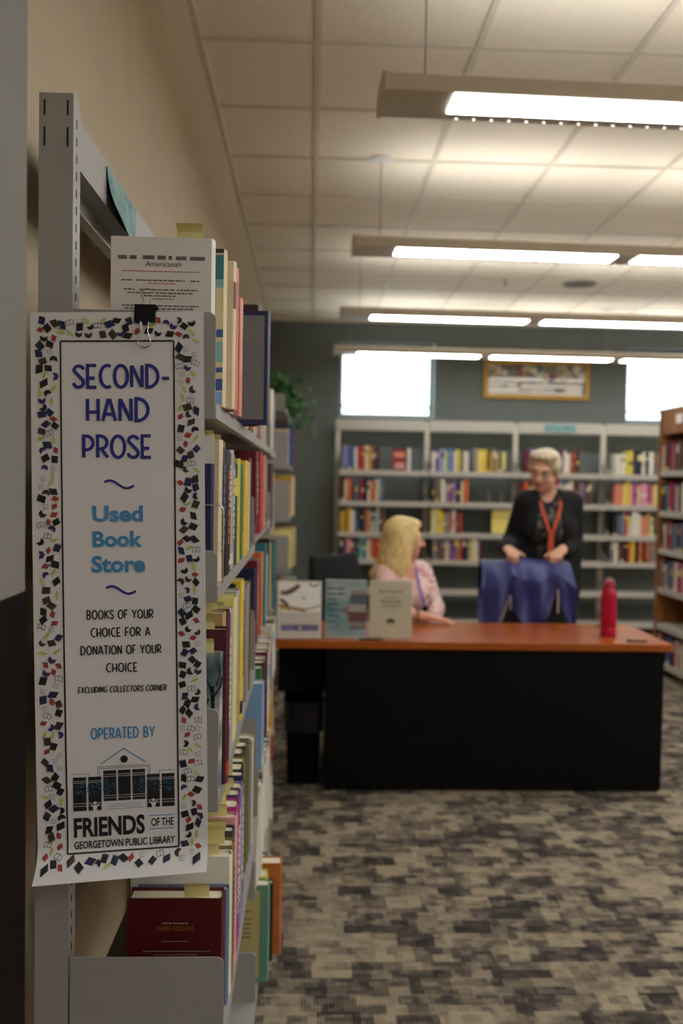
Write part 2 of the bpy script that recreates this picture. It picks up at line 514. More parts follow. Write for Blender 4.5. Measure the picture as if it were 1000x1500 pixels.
t = thing('ceiling_speaker', 'round dark speaker grille set in the ceiling', 'speaker', (2.19, 7.33, CEIL))
m_ = MB(); m_.lathe([(.001, -.012), (.13, -.012), (.135, -.008)], mat('speaker_mesh', '#6f675c', .7), n=32); m_.build('grille', t, smooth=True)
m_ = MB(); m_.lathe([(.135, -.009), (.15, -.014), (.16, -.007), (.16, 0)], M_tbar, n=32); m_.build('rim', t, smooth=True)
t = thing('fire_sprinkler', 'small metal sprinkler on the ceiling beside the speaker', 'sprinkler', (1.56, 7.26, CEIL))
m_ = MB(); m_.lathe([(.001, -.01), (.03, -.008), (.035, 0)], M_tbar, n=20); m_.build('escutcheon', t, smooth=True)
m_ = MB(); m_.lathe([(.001, -.045), (.018, -.045), (.018, -.041), (.006, -.04), (.006, -.008)], M_alu, n=12); m_.build('spray_head', t)

# ------------------------------------------------------------------ shelving
M_steel = mat('grey_shelf_enamel', '#928f8b', 0.42, 0.0, vary=0.03, scale=14)
M_cream = mat('cream_shelf_enamel', '#b0a99d', 0.45, vary=0.02)
M_slot = mat('slot_shadow', '#1c1b1a', 0.9)

def upright_mb(x0, x1, y0, y1, h, m, slots=True):
    b = MB()
    t = .0022
    b.box(x0, x1, y0, y0 + t, 0, h, m); b.box(x0, x0 + t, y0 + t, y1, 0, h, m); b.box(x1 - t, x1, y0 + t, y1, 0, h, m)
    b.box(x0, x1, y0 - .0001, y1, h, h + t, m)
    return b

def slot_mb(x0, x1, y0, y1, h):
    b = MB()
    z = h - .03
    for xx in (x0 + .007, x1 - .0095):
        b.box(xx, xx + .0026, y0 - .0006, y0, h - .03, h - .008, M_slot)
        b.box(xx, xx + .0026, y0 - .0006, y0, h - .075, h - .047, M_slot)
    while z > .12:
        b.box(x1, x1 + .0004, y0 + .017, y0 + .021, z - .012, z, M_slot)
        z -= .0254
    return b

def plate_pts(x0, x1, z0, z1, r=.012):
    """Bracket outline in x-z with the upper front corner rounded."""
    return [(x0, z0), (x1, z0)] + [(x1 - r + r * math.cos(a), z1 - r + r * math.sin(a)) for a in (0, .4, .8, 1.2, math.pi / 2)] + [(x0, z1)]

def shelf_unit(label, y0, y1, shelves, x_front, group, top=2.072, x_up=-.405, header=True, first=True, last=False):
    """One bay of the wall shelving: shelves = [(z of the top face, bracket height, front x)]."""
    t = thing('library_shelving', label, 'shelving', (0, y0, 0), 0, group)
    U0, U1 = x_up, x_up + .05
    w_ = y1 - y0
    ys = ([0] if first else []) + ([w_ - .04] if last else [])
    for yy in ys:
        u = upright_mb(U0, U1, yy, yy + .04, top, M_steel).build('upright', t)
        note(slot_mb(U0, U1, yy, yy + .04, top).build('slots', u), 'dark mounting slots')
    if header:
        h = MB()
        y_ = (.041, w_ - .0005)
        h.box(U1 - .004, U1 - .001, *y_, top - .095, top - .02, M_steel)
        h.box(U0 + .006, U1 - .004, *y_, top - .023, top - .02, M_steel)
        h.box(U0 + .014, U1 - .004, *y_, top - .095, top - .092, M_steel)
        h.box(U0 + .014, U0 + .017, *y_, top - .142, top - .095, M_steel)
        h.box(U0 + .017, U1 - .016, *y_, top - .142, top - .1405, M_steel)
        h.build('header_rail', t)
    for z, bh, xf in shelves:
        s_ = MB()
        s_.box(U1 + .004, xf, .003, w_ - .003, z - .0025, z, M_steel)
        s_.box(xf - .0025, xf, .003, w_ - .003, z - .022, z - .0025, M_steel)
        s_.box(xf - .014, xf - .0025, .003, w_ - .003, z - .022, z - .0195, M_steel)
        s_.box(U1 + .004, U1 + .007, .003, w_ - .003, z - .022, z - .0025, M_steel)
        o = s_.build('shelf', t)
        for yy in (0, w_ - .0028):
            b = MB(); b.prism(plate_pts(U1 + .003, xf - .001, z - .024, z + bh), 'y', yy, yy + .0018, M_steel)
            b.build('bracket', o, bevel=.0006, seg=1)
    return t

BAY = [1.34, 2.254, 3.168, 3.62]
G_L = 'bays of wall shelving along the left wall'
SH1 = [(1.626, .135, -.142), (1.352, .054, -.136), (1.032, .135, -.131), (.655, .13, -.118), (.17, .13, -.118)]
SH2 = [(1.626, .10, -.142), (1.372, .10, -.138), (1.085, .10, -.135), (.765, .14, -.124), (.46, .08, -.124), (.17, .13, -.118)]
SH3 = [(1.62, .10, -.14), (1.34, .10, -.14), (1.05, .10, -.13), (.80, .10, -.13), (.50, .08, -.13), (.17, .10, -.13)]
shelf_unit('grey metal wall shelving bay nearest the viewer, behind the hanging sign', BAY[0], BAY[1], SH1, -.14, G_L)
shelf_unit('grey metal wall shelving bay just beyond the nearest one', BAY[1], BAY[2], SH2, -.14, G_L)
shelf_unit('short grey metal shelving bay ending beside the wooden desk', BAY[2], BAY[3], SH3, -.14, G_L, last=True)
FY0, FY1 = 5.30, 6.60
SHF = [(1.945, .08, -.15), (1.60, .20, -.13), (1.29, .22, -.12), (.98, .20, -.12), (.66, .20, -.12), (.30, .2, -.12)]
shelf_unit('pale shelving against the left wall far behind the desk, with a plant on top', FY0, FY1, SHF, -.13, G_L, top=2.02, last=True, header=False)

# teal card on the header rail
M_teal = blotch_material('teal_card_print', ['#4e7476', '#6f9492', '#86a3a0'], 30, 0.6, voronoi=False)
M_card_back = mat('card_back', '#2e3330', .8)
cd = MB()
def card_pt(u, v, off=0):
    y = 1.555 + u * .25
    b = .022 * (1 - v) ** 2 * (1 - u) + .006
    return (-.36 + b + off + .012 * (1 - u) * v * 0, y, 1.962 + v * .082)
cd.grid(lambda u, v: card_pt(u, v), 14, 8, M_teal)
cd.grid(lambda u, v: card_pt(u, v, -.0012), 14, 8, M_card_back)
tag(cd.build('subject_card', smooth=True), 'curling teal card on the header rail of the nearest shelving', 'card')

# ------------------------------------------------------------------ books
HUE = {
 'white': '#d2ccc0', 'cream': '#cdbd9c', 'tan': '#a58a60', 'ochre': '#b58a35', 'yellow': '#d4b838', 'pale yellow': '#d8cc7c',
 'orange': '#c4602b', 'salmon': '#cf7a63', 'red': '#a32c27', 'dark red': '#641a1e', 'maroon': '#4c1a28', 'brown': '#6a4429', 'dark brown': '#33231b',
 'pink': '#cf8f98', 'magenta': '#a63a74', 'purple': '#57396e', 'mauve': '#6b4d5e', 'lilac': '#8d7fae', 'navy': '#20274a', 'blue': '#3c5590', 'slate blue': '#5d6b88',
 'light blue': '#7c9fc4', 'teal': '#2f6f76', 'pale teal': '#7fa5a2', 'green': '#3d6a43', 'dark green': '#24382c', 'yellow-green': '#b3b548', 'olive': '#77713a',
 'black': '#17161a', 'dark grey': '#3b3a3e', 'grey': '#7b787c', 'silver grey': '#a3a2a4',
}
def cover_mat(c):
    return mat(c.replace(' ', '_') + '_book_cover', HUE[c], 0.42, vary=0.08, scale=25)
M_page = mat('book_pages', '#d9cfb4', 0.9, vary=0.08, scale=90, stretch=(1, 12, 1))
M_slip = mat('yellow_paper_slip', '#ded596', 0.85, vary=0.04)
M_ink = mat('black_print', '#201d1c', 0.8)
ORD = ['first', 'second', 'third', 'fourth', 'fifth', 'sixth', 'seventh', 'eighth', 'ninth', 'tenth', 'eleventh', 'twelfth', 'thirteenth', 'fourteenth',
       'fifteenth', 'sixteenth', 'seventeenth', 'eighteenth', 'nineteenth', 'twentieth']

def near_book(label, color, y, xs, z, th, h, w_, slip=0, cover=None, spine_mark=None, group=None, tilt=0.0, pages_up=0.0):
    """Standing book, boards facing the viewer, spine towards the aisle at x = xs; its base centre is the origin."""
    m = cover or cover_mat(color)
    t = thing('book', label, 'book', (xs - w_ / 2, y + th / 2, z + .0006), 0, group)
    t.rotation_euler.z = tilt
    a, b, bd = -w_ / 2, w_ / 2, .0025
    c = MB()
    c.box(a, b - .004, -th / 2, -th / 2 + bd, 0, h, m)
    c.box(a, b - .004, th / 2 - bd, th / 2, 0, h, m)
    n = 6
    out = [(b - .004 + .004 * math.sin(math.pi * i / n), -th / 2 + th * i / n) for i in range(n + 1)]
    inn = [(p[0] - .0022, p[1] * (1 - 2 * bd / th)) for p in out]
    c.prism(out + inn[::-1], 'z', 0, h, m)
    c.build('cover', t)
    p = MB()
    p.box(a + .004, b - .0045, -th / 2 + bd, th / 2 - bd, .003, h - .004 + pages_up, M_page)
    note(p.build('page_block', t), 'cream paper pages')
    if spine_mark:
        kind, mm = spine_mark
        sp = MB()
        X = b + .0006
        def on(u, v):
            return (b - .004 + .0046 * math.cos(u * math.pi * .46), th / 2 * u * .98, v)
        def patch(u0, u1, v0, v1):
            sp.add([on(u0 + (u1 - u0) * i / 4, v) for v in (v0, v1) for i in range(5)], [(i, i + 1, 6 + i, 5 + i) for i in range(4)], mm)
        if kind == 'title':
            z0 = h * .25
            while z0 < h * .85:
                l = R.uniform(.006, .016); patch(-.45, .45, z0, z0 + l); z0 += l + .004
        elif kind == 'band':
            patch(-1, 1, h * .68, h * .86)
        elif kind == 'label':
            patch(-.9, .9, h * .05, h * .14)
        elif kind == 'author':
            z0 = h * .55
            while z0 < h * .9:
                l = R.uniform(.004, .009); patch(-.5, .5, z0, z0 + l); z0 += l + .003
            patch(-.7, .7, h * .06, h * .1)
        elif kind == 'dots':
            z0 = h * .2
            while z0 < h * .8:
                patch(-.35, .35, z0, z0 + .005); z0 += .011
        sp.build('spine_print', t)
    if slip:
        s_ = MB()
        sw = .04; x0 = b - .055 + R.uniform(-.012, .006); up = slip
        yy = R.uniform(-.3, .3) * th
        bend = R.uniform(-.4, -1.0)
        def sl(u, v, o=0):
            d = up * v
            return (x0 + sw * u, yy + o + bend * d * v * .8, h - .03 + .03 * min(1, v * 2) + d * (1 - .25 * v))
        s_.grid(lambda u, v: sl(u, v), 3, 8, M_slip)
        s_.grid(lambda u, v: sl(u, v, .0004), 3, 8, M_slip)
        note(s_.build('paper_slip', t), 'pale yellow paper slip')
    return t

# rows of books on the left shelves.  Each entry: colour, thickness, height, width, how far the spine stands out of the shelf edge, slip, spine mark
def near_row(bay, shelf, where, entries, y0, z, xf, n0=0, count=None):
    y = y0
    for i, e in enumerate(entries):
        col, th, h, w_, out = e[:5]
        slip = e[5] if len(e) > 5 else 0
        mk = e[6] if len(e) > 6 else None
        if col is not None:
            lab = f'{col} book, {ORD[i + n0]} from the near end of {where}'
            near_book(lab, col, y, xf + out, z, th, h, w_, slip, spine_mark=mk, group='books on the left wall shelves')
        y += th + .0015
    return y

W_, K_, Y_, O_, G_ = (cover_mat(c) for c in ('white', 'black', 'yellow', 'orange', 'tan'))
# --- nearest bay, top shelf
M_redprint = mat('red_print', '#a8564a', .8)
M_greyprint = mat('grey_print', '#5d5a58', .8)
z0 = SH1[0][0]
wb = near_book('white hardback with lines of print on its cover, above the hanging sign', 'white', 1.376, -.151, z0, .034, .252, .156, .028, group='books on the left wall shelves',
               cover=mat('white_dust_jacket', '#cfcac3', .45, vary=.02))
pr = MB()
fr = lambda x, z: (x, -.0174, z)
text_lines(pr, [(-.067, -.036, .218, .0055), (-.03, .014, .218, .006), (.02, .036, .218, .0055), (.041, .064, .218, .0055)], fr, M_greyprint, random.Random(4))
put_text(pr, 'Americanah', -.026, .028, .2075, .2155, fr, M_ink, shear=.002)
text_lines(pr, [(-.062, .056, .1995, .0013)], fr, M_redprint, R)
text_lines(pr, [(-.062, -.046, .1855, .002), (-.04, .034, .1855, .002), (.042, .056, .1855, .002), (-.058, -.042, .1715, .002), (-.035, .018, .1715, .002), (.022, .053, .1715, .002), (-.053, .046, .1665, .002), (-.028, .02, .1622, .002), (-.061, .055, .1472, .002), (-.056, .047, .1428, .002), (-.061, .055, .128, .002)], fr, M_greyprint, R)
text_lines(pr, [(-.022, .02, .1812, .0015), (-.015, .017, .158, .0015)], fr, M_redprint, R)
pr.build('cover_print', wb)
ab = near_book('tall art book with teal, cream and blue cover beside the white hardback', 'cream', 1.413, -.136, z0, .03, .246, .168, 0, group='books on the left wall shelves', cover=mat('cream_art_cover', '#cbbb90', .45, vary=.08))
pr = MB(); mt, mbl, mdk = cover_mat('teal'), cover_mat('blue'), cover_mat('dark brown')
for zz0, zz1, mm in ((.236, .246, mdk), (.195, .233, mt), (.182, .195, cover_mat('pale teal')), (.105, .117, mbl), (.066, .098, cover_mat('pale teal')), (.05, .058, mbl), (.022, .04, mbl), (.0, .02, cover_mat('light blue'))):
    pr.add([(.0, -.0153, zz0), (.08, -.0153, zz0 + .004), (.08, -.0153, zz1 + .004 if zz1 < .24 else zz1), (.0, -.0153, zz1)], [(0, 1, 2, 3)], mm)
pr.build('cover_print', ab)
y = near_row(1, 1, 'the nearest bay\'s top shelf', [
    ('cream', .022, .236, .165, .018, 0, ('band', cover_mat('dark red'))), ('salmon', .02, .232, .16, .02, 0, ('author', cover_mat('ochre'))), ('brown', .016, .23, .16, .008), ('black', .014, .214, .15, .012, 0, ('title', W_)),
    ('white', .026, .205, .15, .004, 0, ('title', mbl)), ('pale teal', .03, .2, .15, .006), ('navy', .03, .2, .15, .004, 0, ('title', W_)), ('salmon', .03, .212, .165, .016)], 1.446, z0, -.142, 2)
near_book('tall dark brown book behind the grey and navy one on the top shelf', 'dark brown', 1.882, -.11, z0, .04, .252, .2, 0, group='books on the left wall shelves')
fb = near_book('big book with plain grey cover bordered in navy, jutting out over the shelf edge', 'navy', 1.842, -.087, z0, .032, .232, .21, 0, group='books on the left wall shelves')
pr = MB(); pr.box(-.1, .094, -.0164, -.0161, .01, .222, mat('plain_grey_cover', '#6f6f6c', .6)); note(pr.build('cover_panel', fb), 'plain grey panel')
near_row(1, 1, 'the row behind the navy-bordered book', [('tan', .03, .2, .15, .0), ('white', .03, .19, .15, .005), ('cream', .035, .21, .16, .0), ('red', .03, .2, .15, .01), ('tan', .03, .2, .15, .0), ('silver grey', .03, .2, .15, .0)], 1.93, z0, -.142)
# --- nearest bay, second shelf
z0 = SH1[1][0]
nb = near_book('navy book with a white band across its cover, mostly behind the hanging sign', 'navy', 1.376, -.148, z0, .018, .226, .155, 0, group='books on the left wall shelves')
pr = MB(); pr.box(-.0785, .0785, -.0096, -.0092, .184, .226, W_); note(pr.build('cover_band', nb), 'white band')
near_row(1, 2, 'the nearest bay\'s second shelf', [
    ('cream', .038, .222, .16, .0, .02, ('dots', K_)), ('navy', .042, .212, .155, .0, .0, ('title', cover_mat('slate blue'))), ('black', .058, .208, .155, .003, .035, ('title', O_)), ('black', .03, .205, .15, .001, .03, ('author', W_)),
    ('silver grey', .045, .212, .155, .002, .02, ('label', W_)), ('grey', .05, .205, .15, .0, .03, ('title', W_)), ('dark grey', .03, .19, .15, .002, .0, ('band', Y_)), ('yellow-green', .045, .2, .15, .004, .02), ('olive', .04, .195, .15, .0),
    ('green', .04, .19, .15, .003), ('cream', .045, .19, .15, .0, 0, ('title', K_)), ('yellow', .06, .2, .155, .006), ('tan', .05, .19, .15, .004), ('blue', .05, .2, .15, .0), ('white', .04, .2, .15, .0), ('dark red', .05, .21, .15, .0)], 1.3955, z0, -.138, 1)
t = thing('wire_bookend', 'thin bright wire bookend against the navy and white book on the second shelf', 'bookend', (-.15, 1.3665, z0 + .001))
bw = MB(); bw.tube([(-.15, 0, .001), (-.15, 0, .112), (-.144, 0, .12), (.012, 0, .12), (.0175, 0, .1165), (.0185, 0, .11), (.0185, 0, .001)], .0011, mat('bright_wire', '#c9c5bc', .2, .9), 8); bw.build('wire', t, smooth=True)
bw = MB(); bw.box(-.16, .012, -.002, .002, -.0005, .0005, M_steel); bw.build('foot', t)
# --- nearest bay, third shelf
z0 = SH1[2][0]
tb = near_book('book with a dark tree on its pale cover, beside the sign\'s edge', 'white', 1.376, -.131, z0, .016, .212, .15, .03, group='books on the left wall shelves', cover=blotch_material('tree_cover_print', ['#b9b4a8', '#aeb0ab', '#5e6e74', '#31424a'], 14, .5, voronoi=False))
pr = MB(); mk = mat('dark_tree_print', '#1f2a30', .6)
for x0_, z0_, x1_, z1_, w_ in ((.055, .06, .06, .16, .006), (.06, .14, .075, .175, .003), (.06, .15, .04, .18, .003), (.05, .17, .03, .19, .002), (.02, .1, .055, .14, .004), (.066, .16, .07, .195, .002)):
    ribbon(pr, [(x0_, z0_), ((x0_ + x1_) / 2 + .004, (z0_ + z1_) / 2), (x1_, z1_)], w_, lambda u, v: (u, -.0084, v), mk)
pr.build('cover_print', tb)
near_row(1, 3, 'the nearest bay\'s third shelf', [
    ('maroon', .034, .245, .16, .008, .02, ('label', cover_mat('red'))), ('tan', .04, .265, .17, -.002, .035, ('dots', mat('gold_print', '#b4884a', .5))), ('maroon', .03, .262, .165, .001, .03, ('title', W_)),
    ('mauve', .035, .25, .16, .0, .03, ('title', W_)), ('cream', .04, .255, .165, -.004, .04), ('silver grey', .04, .25, .16, -.002, .03), ('pale yellow', .05, .265, .17, .0, .03), ('silver grey', .05, .27, .17, .0), ('black', .03, .275, .17, -.01, .0),
    ('yellow', .055, .28, .18, .002, 0, ('label', K_)), ('pale yellow', .04, .265, .17, -.002, 0), ('white', .05, .26, .17, -.004, 0, ('title', K_)), ('grey', .05, .25, .16, .0), ('tan', .05, .25, .16, .0), ('dark grey', .05, .25, .16, .0)], 1.394, z0, -.131, 1)
# --- nearest bay, fourth shelf
z0 = SH1[3][0]
M_red_bk = mat('dark_red_dust_jacket', '#4a0f10', .38, vary=.25, scale=6)
rb = near_book('dark red hardback with gold author lettering, behind the lowest shelf bracket in view', 'dark red', 1.39, -.125, z0, .04, .196, .152, .032, group='books on the left wall shelves', cover=M_red_bk, pages_up=-.001)
pr = MB(); fr = lambda x, z: (x, -.0204, z); M_gold = mat('gold_lettering', '#8a5f2c', .4, .3); M_pale = mat('pale_lettering', '#8f7a70', .6)
put_text(pr, 'JAMES ROLLINS', -.03, .03, .1425, .152, fr, M_gold, .01)
text_lines(pr, [(-.021, .02, .1555, .002), (-.021, .02, .127, .0012), (-.05, .056, .111, .0014), (-.033, .034, .1055, .0014), (-.02, .026, .1, .0022), (-.021, .022, .0905, .0014)], fr, M_pale, R)
pr.build('cover_print', rb)
near_row(1, 4, 'the nearest bay\'s fourth shelf', [
    ('slate blue', .022, .19, .15, .0, .0, ('dots', W_)), ('white', .03, .235, .165, .002, .03), ('olive', .036, .24, .16, .003, .045, ('dots', K_)), ('dark grey', .03, .25, .16, .0, .035, ('title', W_)), ('pink', .028, .262, .165, .002, .035),
    ('magenta', .045, .27, .165, .002, .04, ('title', W_)), ('purple', .04, .275, .17, .001, .04, ('title', W_)), ('lilac', .05, .27, .165, .002, .03), ('navy', .035, .28, .17, .0, .04, ('title', W_)), ('black', .05, .28, .17, -.004, .035),
    ('olive', .05, .275, .17, -.004, .04), ('dark grey', .05, .28, .17, -.01, .03), ('brown', .045, .28, .17, -.006, .03), ('green', .05, .27, .17, -.004, .0), ('grey', .05, .25, .17, -.002, .0), ('cream', .05, .25, .17, -.002, .0)], 1.432, z0, -.121, 1)
# --- second bay
yb = BAY[1] + .02
near_row(2, 1, 'the second bay\'s top shelf', [('cream', .03, .2, .16, .0), ('tan', .03, .22, .16, .004), ('dark red', .03, .21, .16, .002), ('white', .04, .2, .16, .0), ('brown', .04, .21, .16, .004), ('slate blue', .04, .22, .16, .004), ('white', .04, .2, .16, .0), ('tan', .04, .21, .16, .0), ('red', .05, .21, .16, .0), ('cream', .05, .21, .16, .0), ('olive', .05, .21, .16, .0), ('grey', .05, .21, .16, .0), ('white', .05, .2, .16, .0), ('brown', .05, .2, .16, .0)], yb, 1.626, -.142)
near_row(2, 2, 'the second bay\'s second shelf', [('dark red', .05, .212, .16, .004, 0, ('title', W_)), ('red', .05, .215, .165, .012), ('dark red', .04, .2, .16, .004), ('slate blue', .04, .21, .16, .002), ('light blue', .05, .2, .16, .004), ('salmon', .05, .21, .165, .012, 0, ('author', W_)), ('maroon', .06, .21, .165, .012, 0, ('title', G_)), ('dark brown', .05, .21, .165, .01), ('silver grey', .05, .2, .16, .0), ('white', .05, .2, .16, .0), ('tan', .05, .2, .16, .0), ('brown', .05, .2, .16, .0), ('grey', .05, .2, .16, .0)], yb, 1.372, -.138)
near_row(2, 3, 'the second bay\'s third shelf', [('navy', .03, .2, .16, .0), ('dark red', .035, .215, .165, .004, 0, ('title', W_)), ('salmon', .03, .21, .16, .002, 0, ('dots', W_)), ('grey', .04, .215, .165, .002, 0, ('title', K_)), ('brown', .03, .21, .16, .0), ('orange', .045, .225, .17, .008, 0, ('author', W_)), ('silver grey', .05, .215, .165, .004), ('pale teal', .045, .22, .165, .004), ('teal', .06, .24, .175, .012), ('purple', .04, .21, .16, .003), ('white', .04, .2, .16, .01), ('tan', .05, .21, .16, .003), ('dark brown', .06, .24, .17, .012), ('cream', .05, .22, .16, .005), ('pale yellow', .05, .22, .17, .01)], yb, 1.085, -.135)
near_row(2, 4, 'the second bay\'s fourth shelf', [('light blue', .05, .225, .17, .014, 0, ('label', W_)), ('slate blue', .04, .2, .165, .004, 0, ('title', W_)), ('navy', .04, .19, .16, .0), ('green', .05, .235, .165, .002), ('black', .05, .24, .165, .006), ('silver grey', .05, .24, .17, .004), ('dark red', .05, .25, .17, .01, 0, ('title', W_)), ('white', .05, .235, .17, .012, 0, ('band', cover_mat('light blue'))), ('cream', .05, .24, .17, .006), ('dark grey', .05, .24, .17, .006), ('white', .05, .24, .17, .006), ('grey', .05, .24, .17, .006), ('tan', .05, .24, .17, .004)], yb, .765, -.124)
near_row(2, 5, 'the second bay\'s fifth shelf', [('white', .05, .235, .17, .006), ('white', .06, .245, .175, .012), ('dark green', .05, .24, .17, .002), ('navy', .05, .23, .17, .004), ('white', .05, .245, .175, .01), ('silver grey', .06, .24, .17, .008), ('cream', .05, .24, .17, .008), ('white', .05, .24, .17, .012), ('dark grey', .05, .24, .17, .008), ('grey', .05, .24, .17, .008), ('tan', .05, .24, .17, .008), ('white', .05, .24, .17, .008)], yb, .46, -.124)
# base shelf of the second bay: big books that jut out
gb = near_book('big green-edged book with a cream cover panel, on the base shelf by the carpet', 'green', 2.345, -.090, .17, .04, .262, .24, 0, cover=mat('sage_green_cover', '#5f8a72', .5), group='books on the left wall shelves')
pr = MB(); pr.box(-.115, .094, -.0206, -.0202, .012, .248, mat('cream_cover_panel', '#b3a66e', .55)); note(pr.build('cover_panel', gb), 'cream panel with print')
pr = MB(); text_lines(pr, [(.03, .072, zz, .003) for zz in (.12, .132, .144, .156, .17, .19)], lambda x, z: (x, -.0209, z), M_ink, R); pr.build('cover_print', gb)
near_book('yellow book standing just behind the big green-edged one', 'yellow', 2.392, -.098, .17, .05, .264, .23, 0, group='books on the left wall shelves')
near_book('black book low beside the big green-edged one', 'black', 2.447, -.084, .17, .03, .22, .22, 0, group='books on the left wall shelves')
ob = near_book('large orange book jutting farthest over the carpet on the base shelf', 'orange', 2.482, -.062, .17, .05, .262, .26, 0, group='books on the left wall shelves', cover=mat('burnt_orange_cover', '#b0662f', .5, vary=.15))
pr = MB(); pr.box(-.10, .085, -.0256, -.0252, .03, .19, cover_mat('tan')); pr.build('cover_panel', ob)
near_row(2, 6, 'the base shelf past the orange book', [('navy', .05, .25, .2, .01), ('white', .05, .24, .2, .004), ('grey', .05, .25, .2, .0), ('tan', .05, .25, .2, .0), ('white', .05, .24, .2, .0), ('brown', .05, .24, .2, .0), ('grey', .05, .24, .2, .0), ('cream', .05, .24, .2, .0)], 2.536, .17, -.118)
# --- short bay by the desk
yb = BAY[2] + .02
near_row(3, 1, 'the short bay\'s top shelf', [('cream', .05, .21, .16, .0), ('white', .05, .22, .16, .002), ('tan', .05, .2, .16, .0), ('brown', .05, .21, .16, .002), ('white', .05, .21, .16, .0), ('slate blue', .05, .2, .16, .0)], yb, 1.62, -.14)
near_row(3, 2, 'the short bay\'s second shelf', [('maroon', .05, .22, .16, .003), ('dark brown', .05, .23, .165, .006), ('salmon', .05, .22, .16, .002), ('navy', .05, .21, .16, .0), ('white', .05, .21, .16, .0), ('cream', .05, .2, .16, .0)], yb, 1.34, -.14)
near_row(3, 3, 'the short bay\'s third shelf', [('teal', .06, .235, .17, .008), ('dark grey', .05, .24, .17, .012), ('cream', .05, .22, .16, .004), ('pale teal', .05, .21, .16, .0), ('white', .05, .2, .16, .0)], yb, 1.05, -.13)
near_row(3, 4, 'the short bay\'s fourth shelf', [('white', .05, .19, .16, .01, 0, ('band', cover_mat('light blue'))), ('maroon', .05, .2, .16, .008), ('white', .05, .2, .16, .01), ('dark grey', .05, .2, .16, .0), ('tan', .05, .19, .16, .0)], yb, .80, -.13)
yl = near_book('tall yellow and red book jutting out of the short bay under the desk level', 'yellow', yb, -.122, .50, .05, .265, .2, 0, cover=mat('golden_yellow_cover', '#c39a22', .45), group='books on the left wall shelves')
pr = MB(); pr.box(-.1, .0965, -.0256, -.0252, .0, .09, cover_mat('red')); pr.box(.0985, .1025, -.024, .024, .0, .09, cover_mat('red')); note(pr.build('cover_band', yl), 'red band')
near_row(3, 5, 'the row behind the yellow and red book', [('white', .05, .25, .17, .006), ('navy', .05, .25, .17, .0), ('white', .05, .25, .17, .0), ('grey', .05, .25, .17, .0)], yb + .055, .50, -.13)
near_row(3, 6, 'the short bay\'s base shelf', [('white', .05, .26, .17, .0), ('white', .05, .25, .17, .008), ('navy', .05, .25, .17, .0), ('white', .05, .25, .17, .0), ('grey', .05, .25, .17, .0)], yb, .17, -.13)
# --- far pale shelving at the left wall
yb = FY0 + .03
near_row(4, 1, 'the far left shelving\'s top row', [('white', .06, .2, .18, .0, 0, ('band', cover_mat('red'))), ('cream', .05, .22, .18, .0), ('black', .05, .24, .18, -.01), ('blue', .06, .25, .2, .028), ('silver grey', .05, .24, .18, .0), ('brown', .06, .26, .22, .045), ('red', .06, .24, .2, .03)], yb, 1.60, -.13)
near_row(4, 2, 'the far left shelving\'s second row', [('white', .07, .2, .2, .0, 0, ('title', cover_mat('blue'))), ('ochre', .06, .245, .2, .012), ('yellow', .06, .25, .2, .008), ('white', .06, .23, .2, .02), ('tan', .06, .23, .2, .024), ('dark brown', .06, .25, .2, .01), ('cream', .06, .25, .2, .02)], yb, 1.29, -.12)
near_row(4, 3, 'the far left shelving\'s third row', [('cream', .07, .2, .2, .0, 0, ('band', K_)), ('pale yellow', .06, .23, .2, .02), ('tan', .06, .24, .2, .03), ('cream', .06, .24, .2, .035), ('dark brown', .06, .25, .2, .01), ('white', .06, .23, .2, .02)], yb, .98, -.12)
near_row(4, 4, 'the far left shelving\'s fourth row', [('silver grey', .07, .22, .2, .0), ('cream', .06, .24, .2, .02), ('pale yellow', .06, .23, .2, .02), ('tan', .06, .24, .2, .04), ('light blue', .06, .24, .2, .045), ('navy', .06, .24, .2, .03)], yb, .66, -.12)

# potted plant on the far left shelving
t = thing('potted_plant', 'trailing green plant in a square cream pot on the far left shelving', 'plant', (-.205, 5.42, 1.946))
p = MB(); p.prism([(-.045, -.045), (.045, -.045), (.045, .045), (-.045, .045)], 'z', 0, .085, mat('cream_pot', '#b5a893', .6)); p.build('pot', t, bevel=.006)
p = MB(); p.prism([(-.038, -.038), (.038, -.038), (.038, .038), (-.038, .038)], 'z', .084, .087, M_dark); note(p.build('soil', t), 'dark soil')
M_leaf = mat('plant_leaf', '#3d6b3a', .5, vary=.25, scale=12)
st, lf = MB(), MB()
def clear_of_shelf(p_):
    p_ = Vector(p_)
    if p_.z < .006:
        if p_.x < .072: p_.z = .006
    return p_
for i in range(30):
    a = R.uniform(-2.4, 1.5); L_ = R.uniform(.12, .34); lift = R.uniform(.02, .14)
    pts = []
    for j in range(8):
        q = j / 7
        pts.append(clear_of_shelf((math.cos(a) * L_ * q * (.8 if math.cos(a) > 0 else .25), math.sin(a) * L_ * q * .6 - (.02 * q), .088 + lift * math.sin(q * 2.2) * 1.2 - .26 * q ** 2.2 * L_ / .3 * (1 if math.cos(a) > -.1 else .2))))
    st.tube(pts, .0016, M_leaf, 5)
    for j in range(1, 8):
        for s_ in (-1, 1):
            c = pts[j]; d = Vector((R.uniform(-1, 1), R.uniform(-1, 1), R.uniform(-.6, .7))).normalized(); l = R.uniform(.03, .055)
            sd = d.cross(Vector((R.uniform(-1, 1), R.uniform(-1, 1), R.uniform(-1, 1)))).normalized() * l * .3
            up_ = d.cross(sd).normalized() * l * .08
            lf.add([clear_of_shelf(p_) for p_ in (c, c + d * l * .45 + sd + up_, c + d * l, c + d * l * .45 - sd + up_, c + d * l * .45)], [(0, 1, 4), (1, 2, 4), (2, 3, 4), (3, 0, 4)], M_leaf)
st.build('stems', t); lf.build('foliage', t)

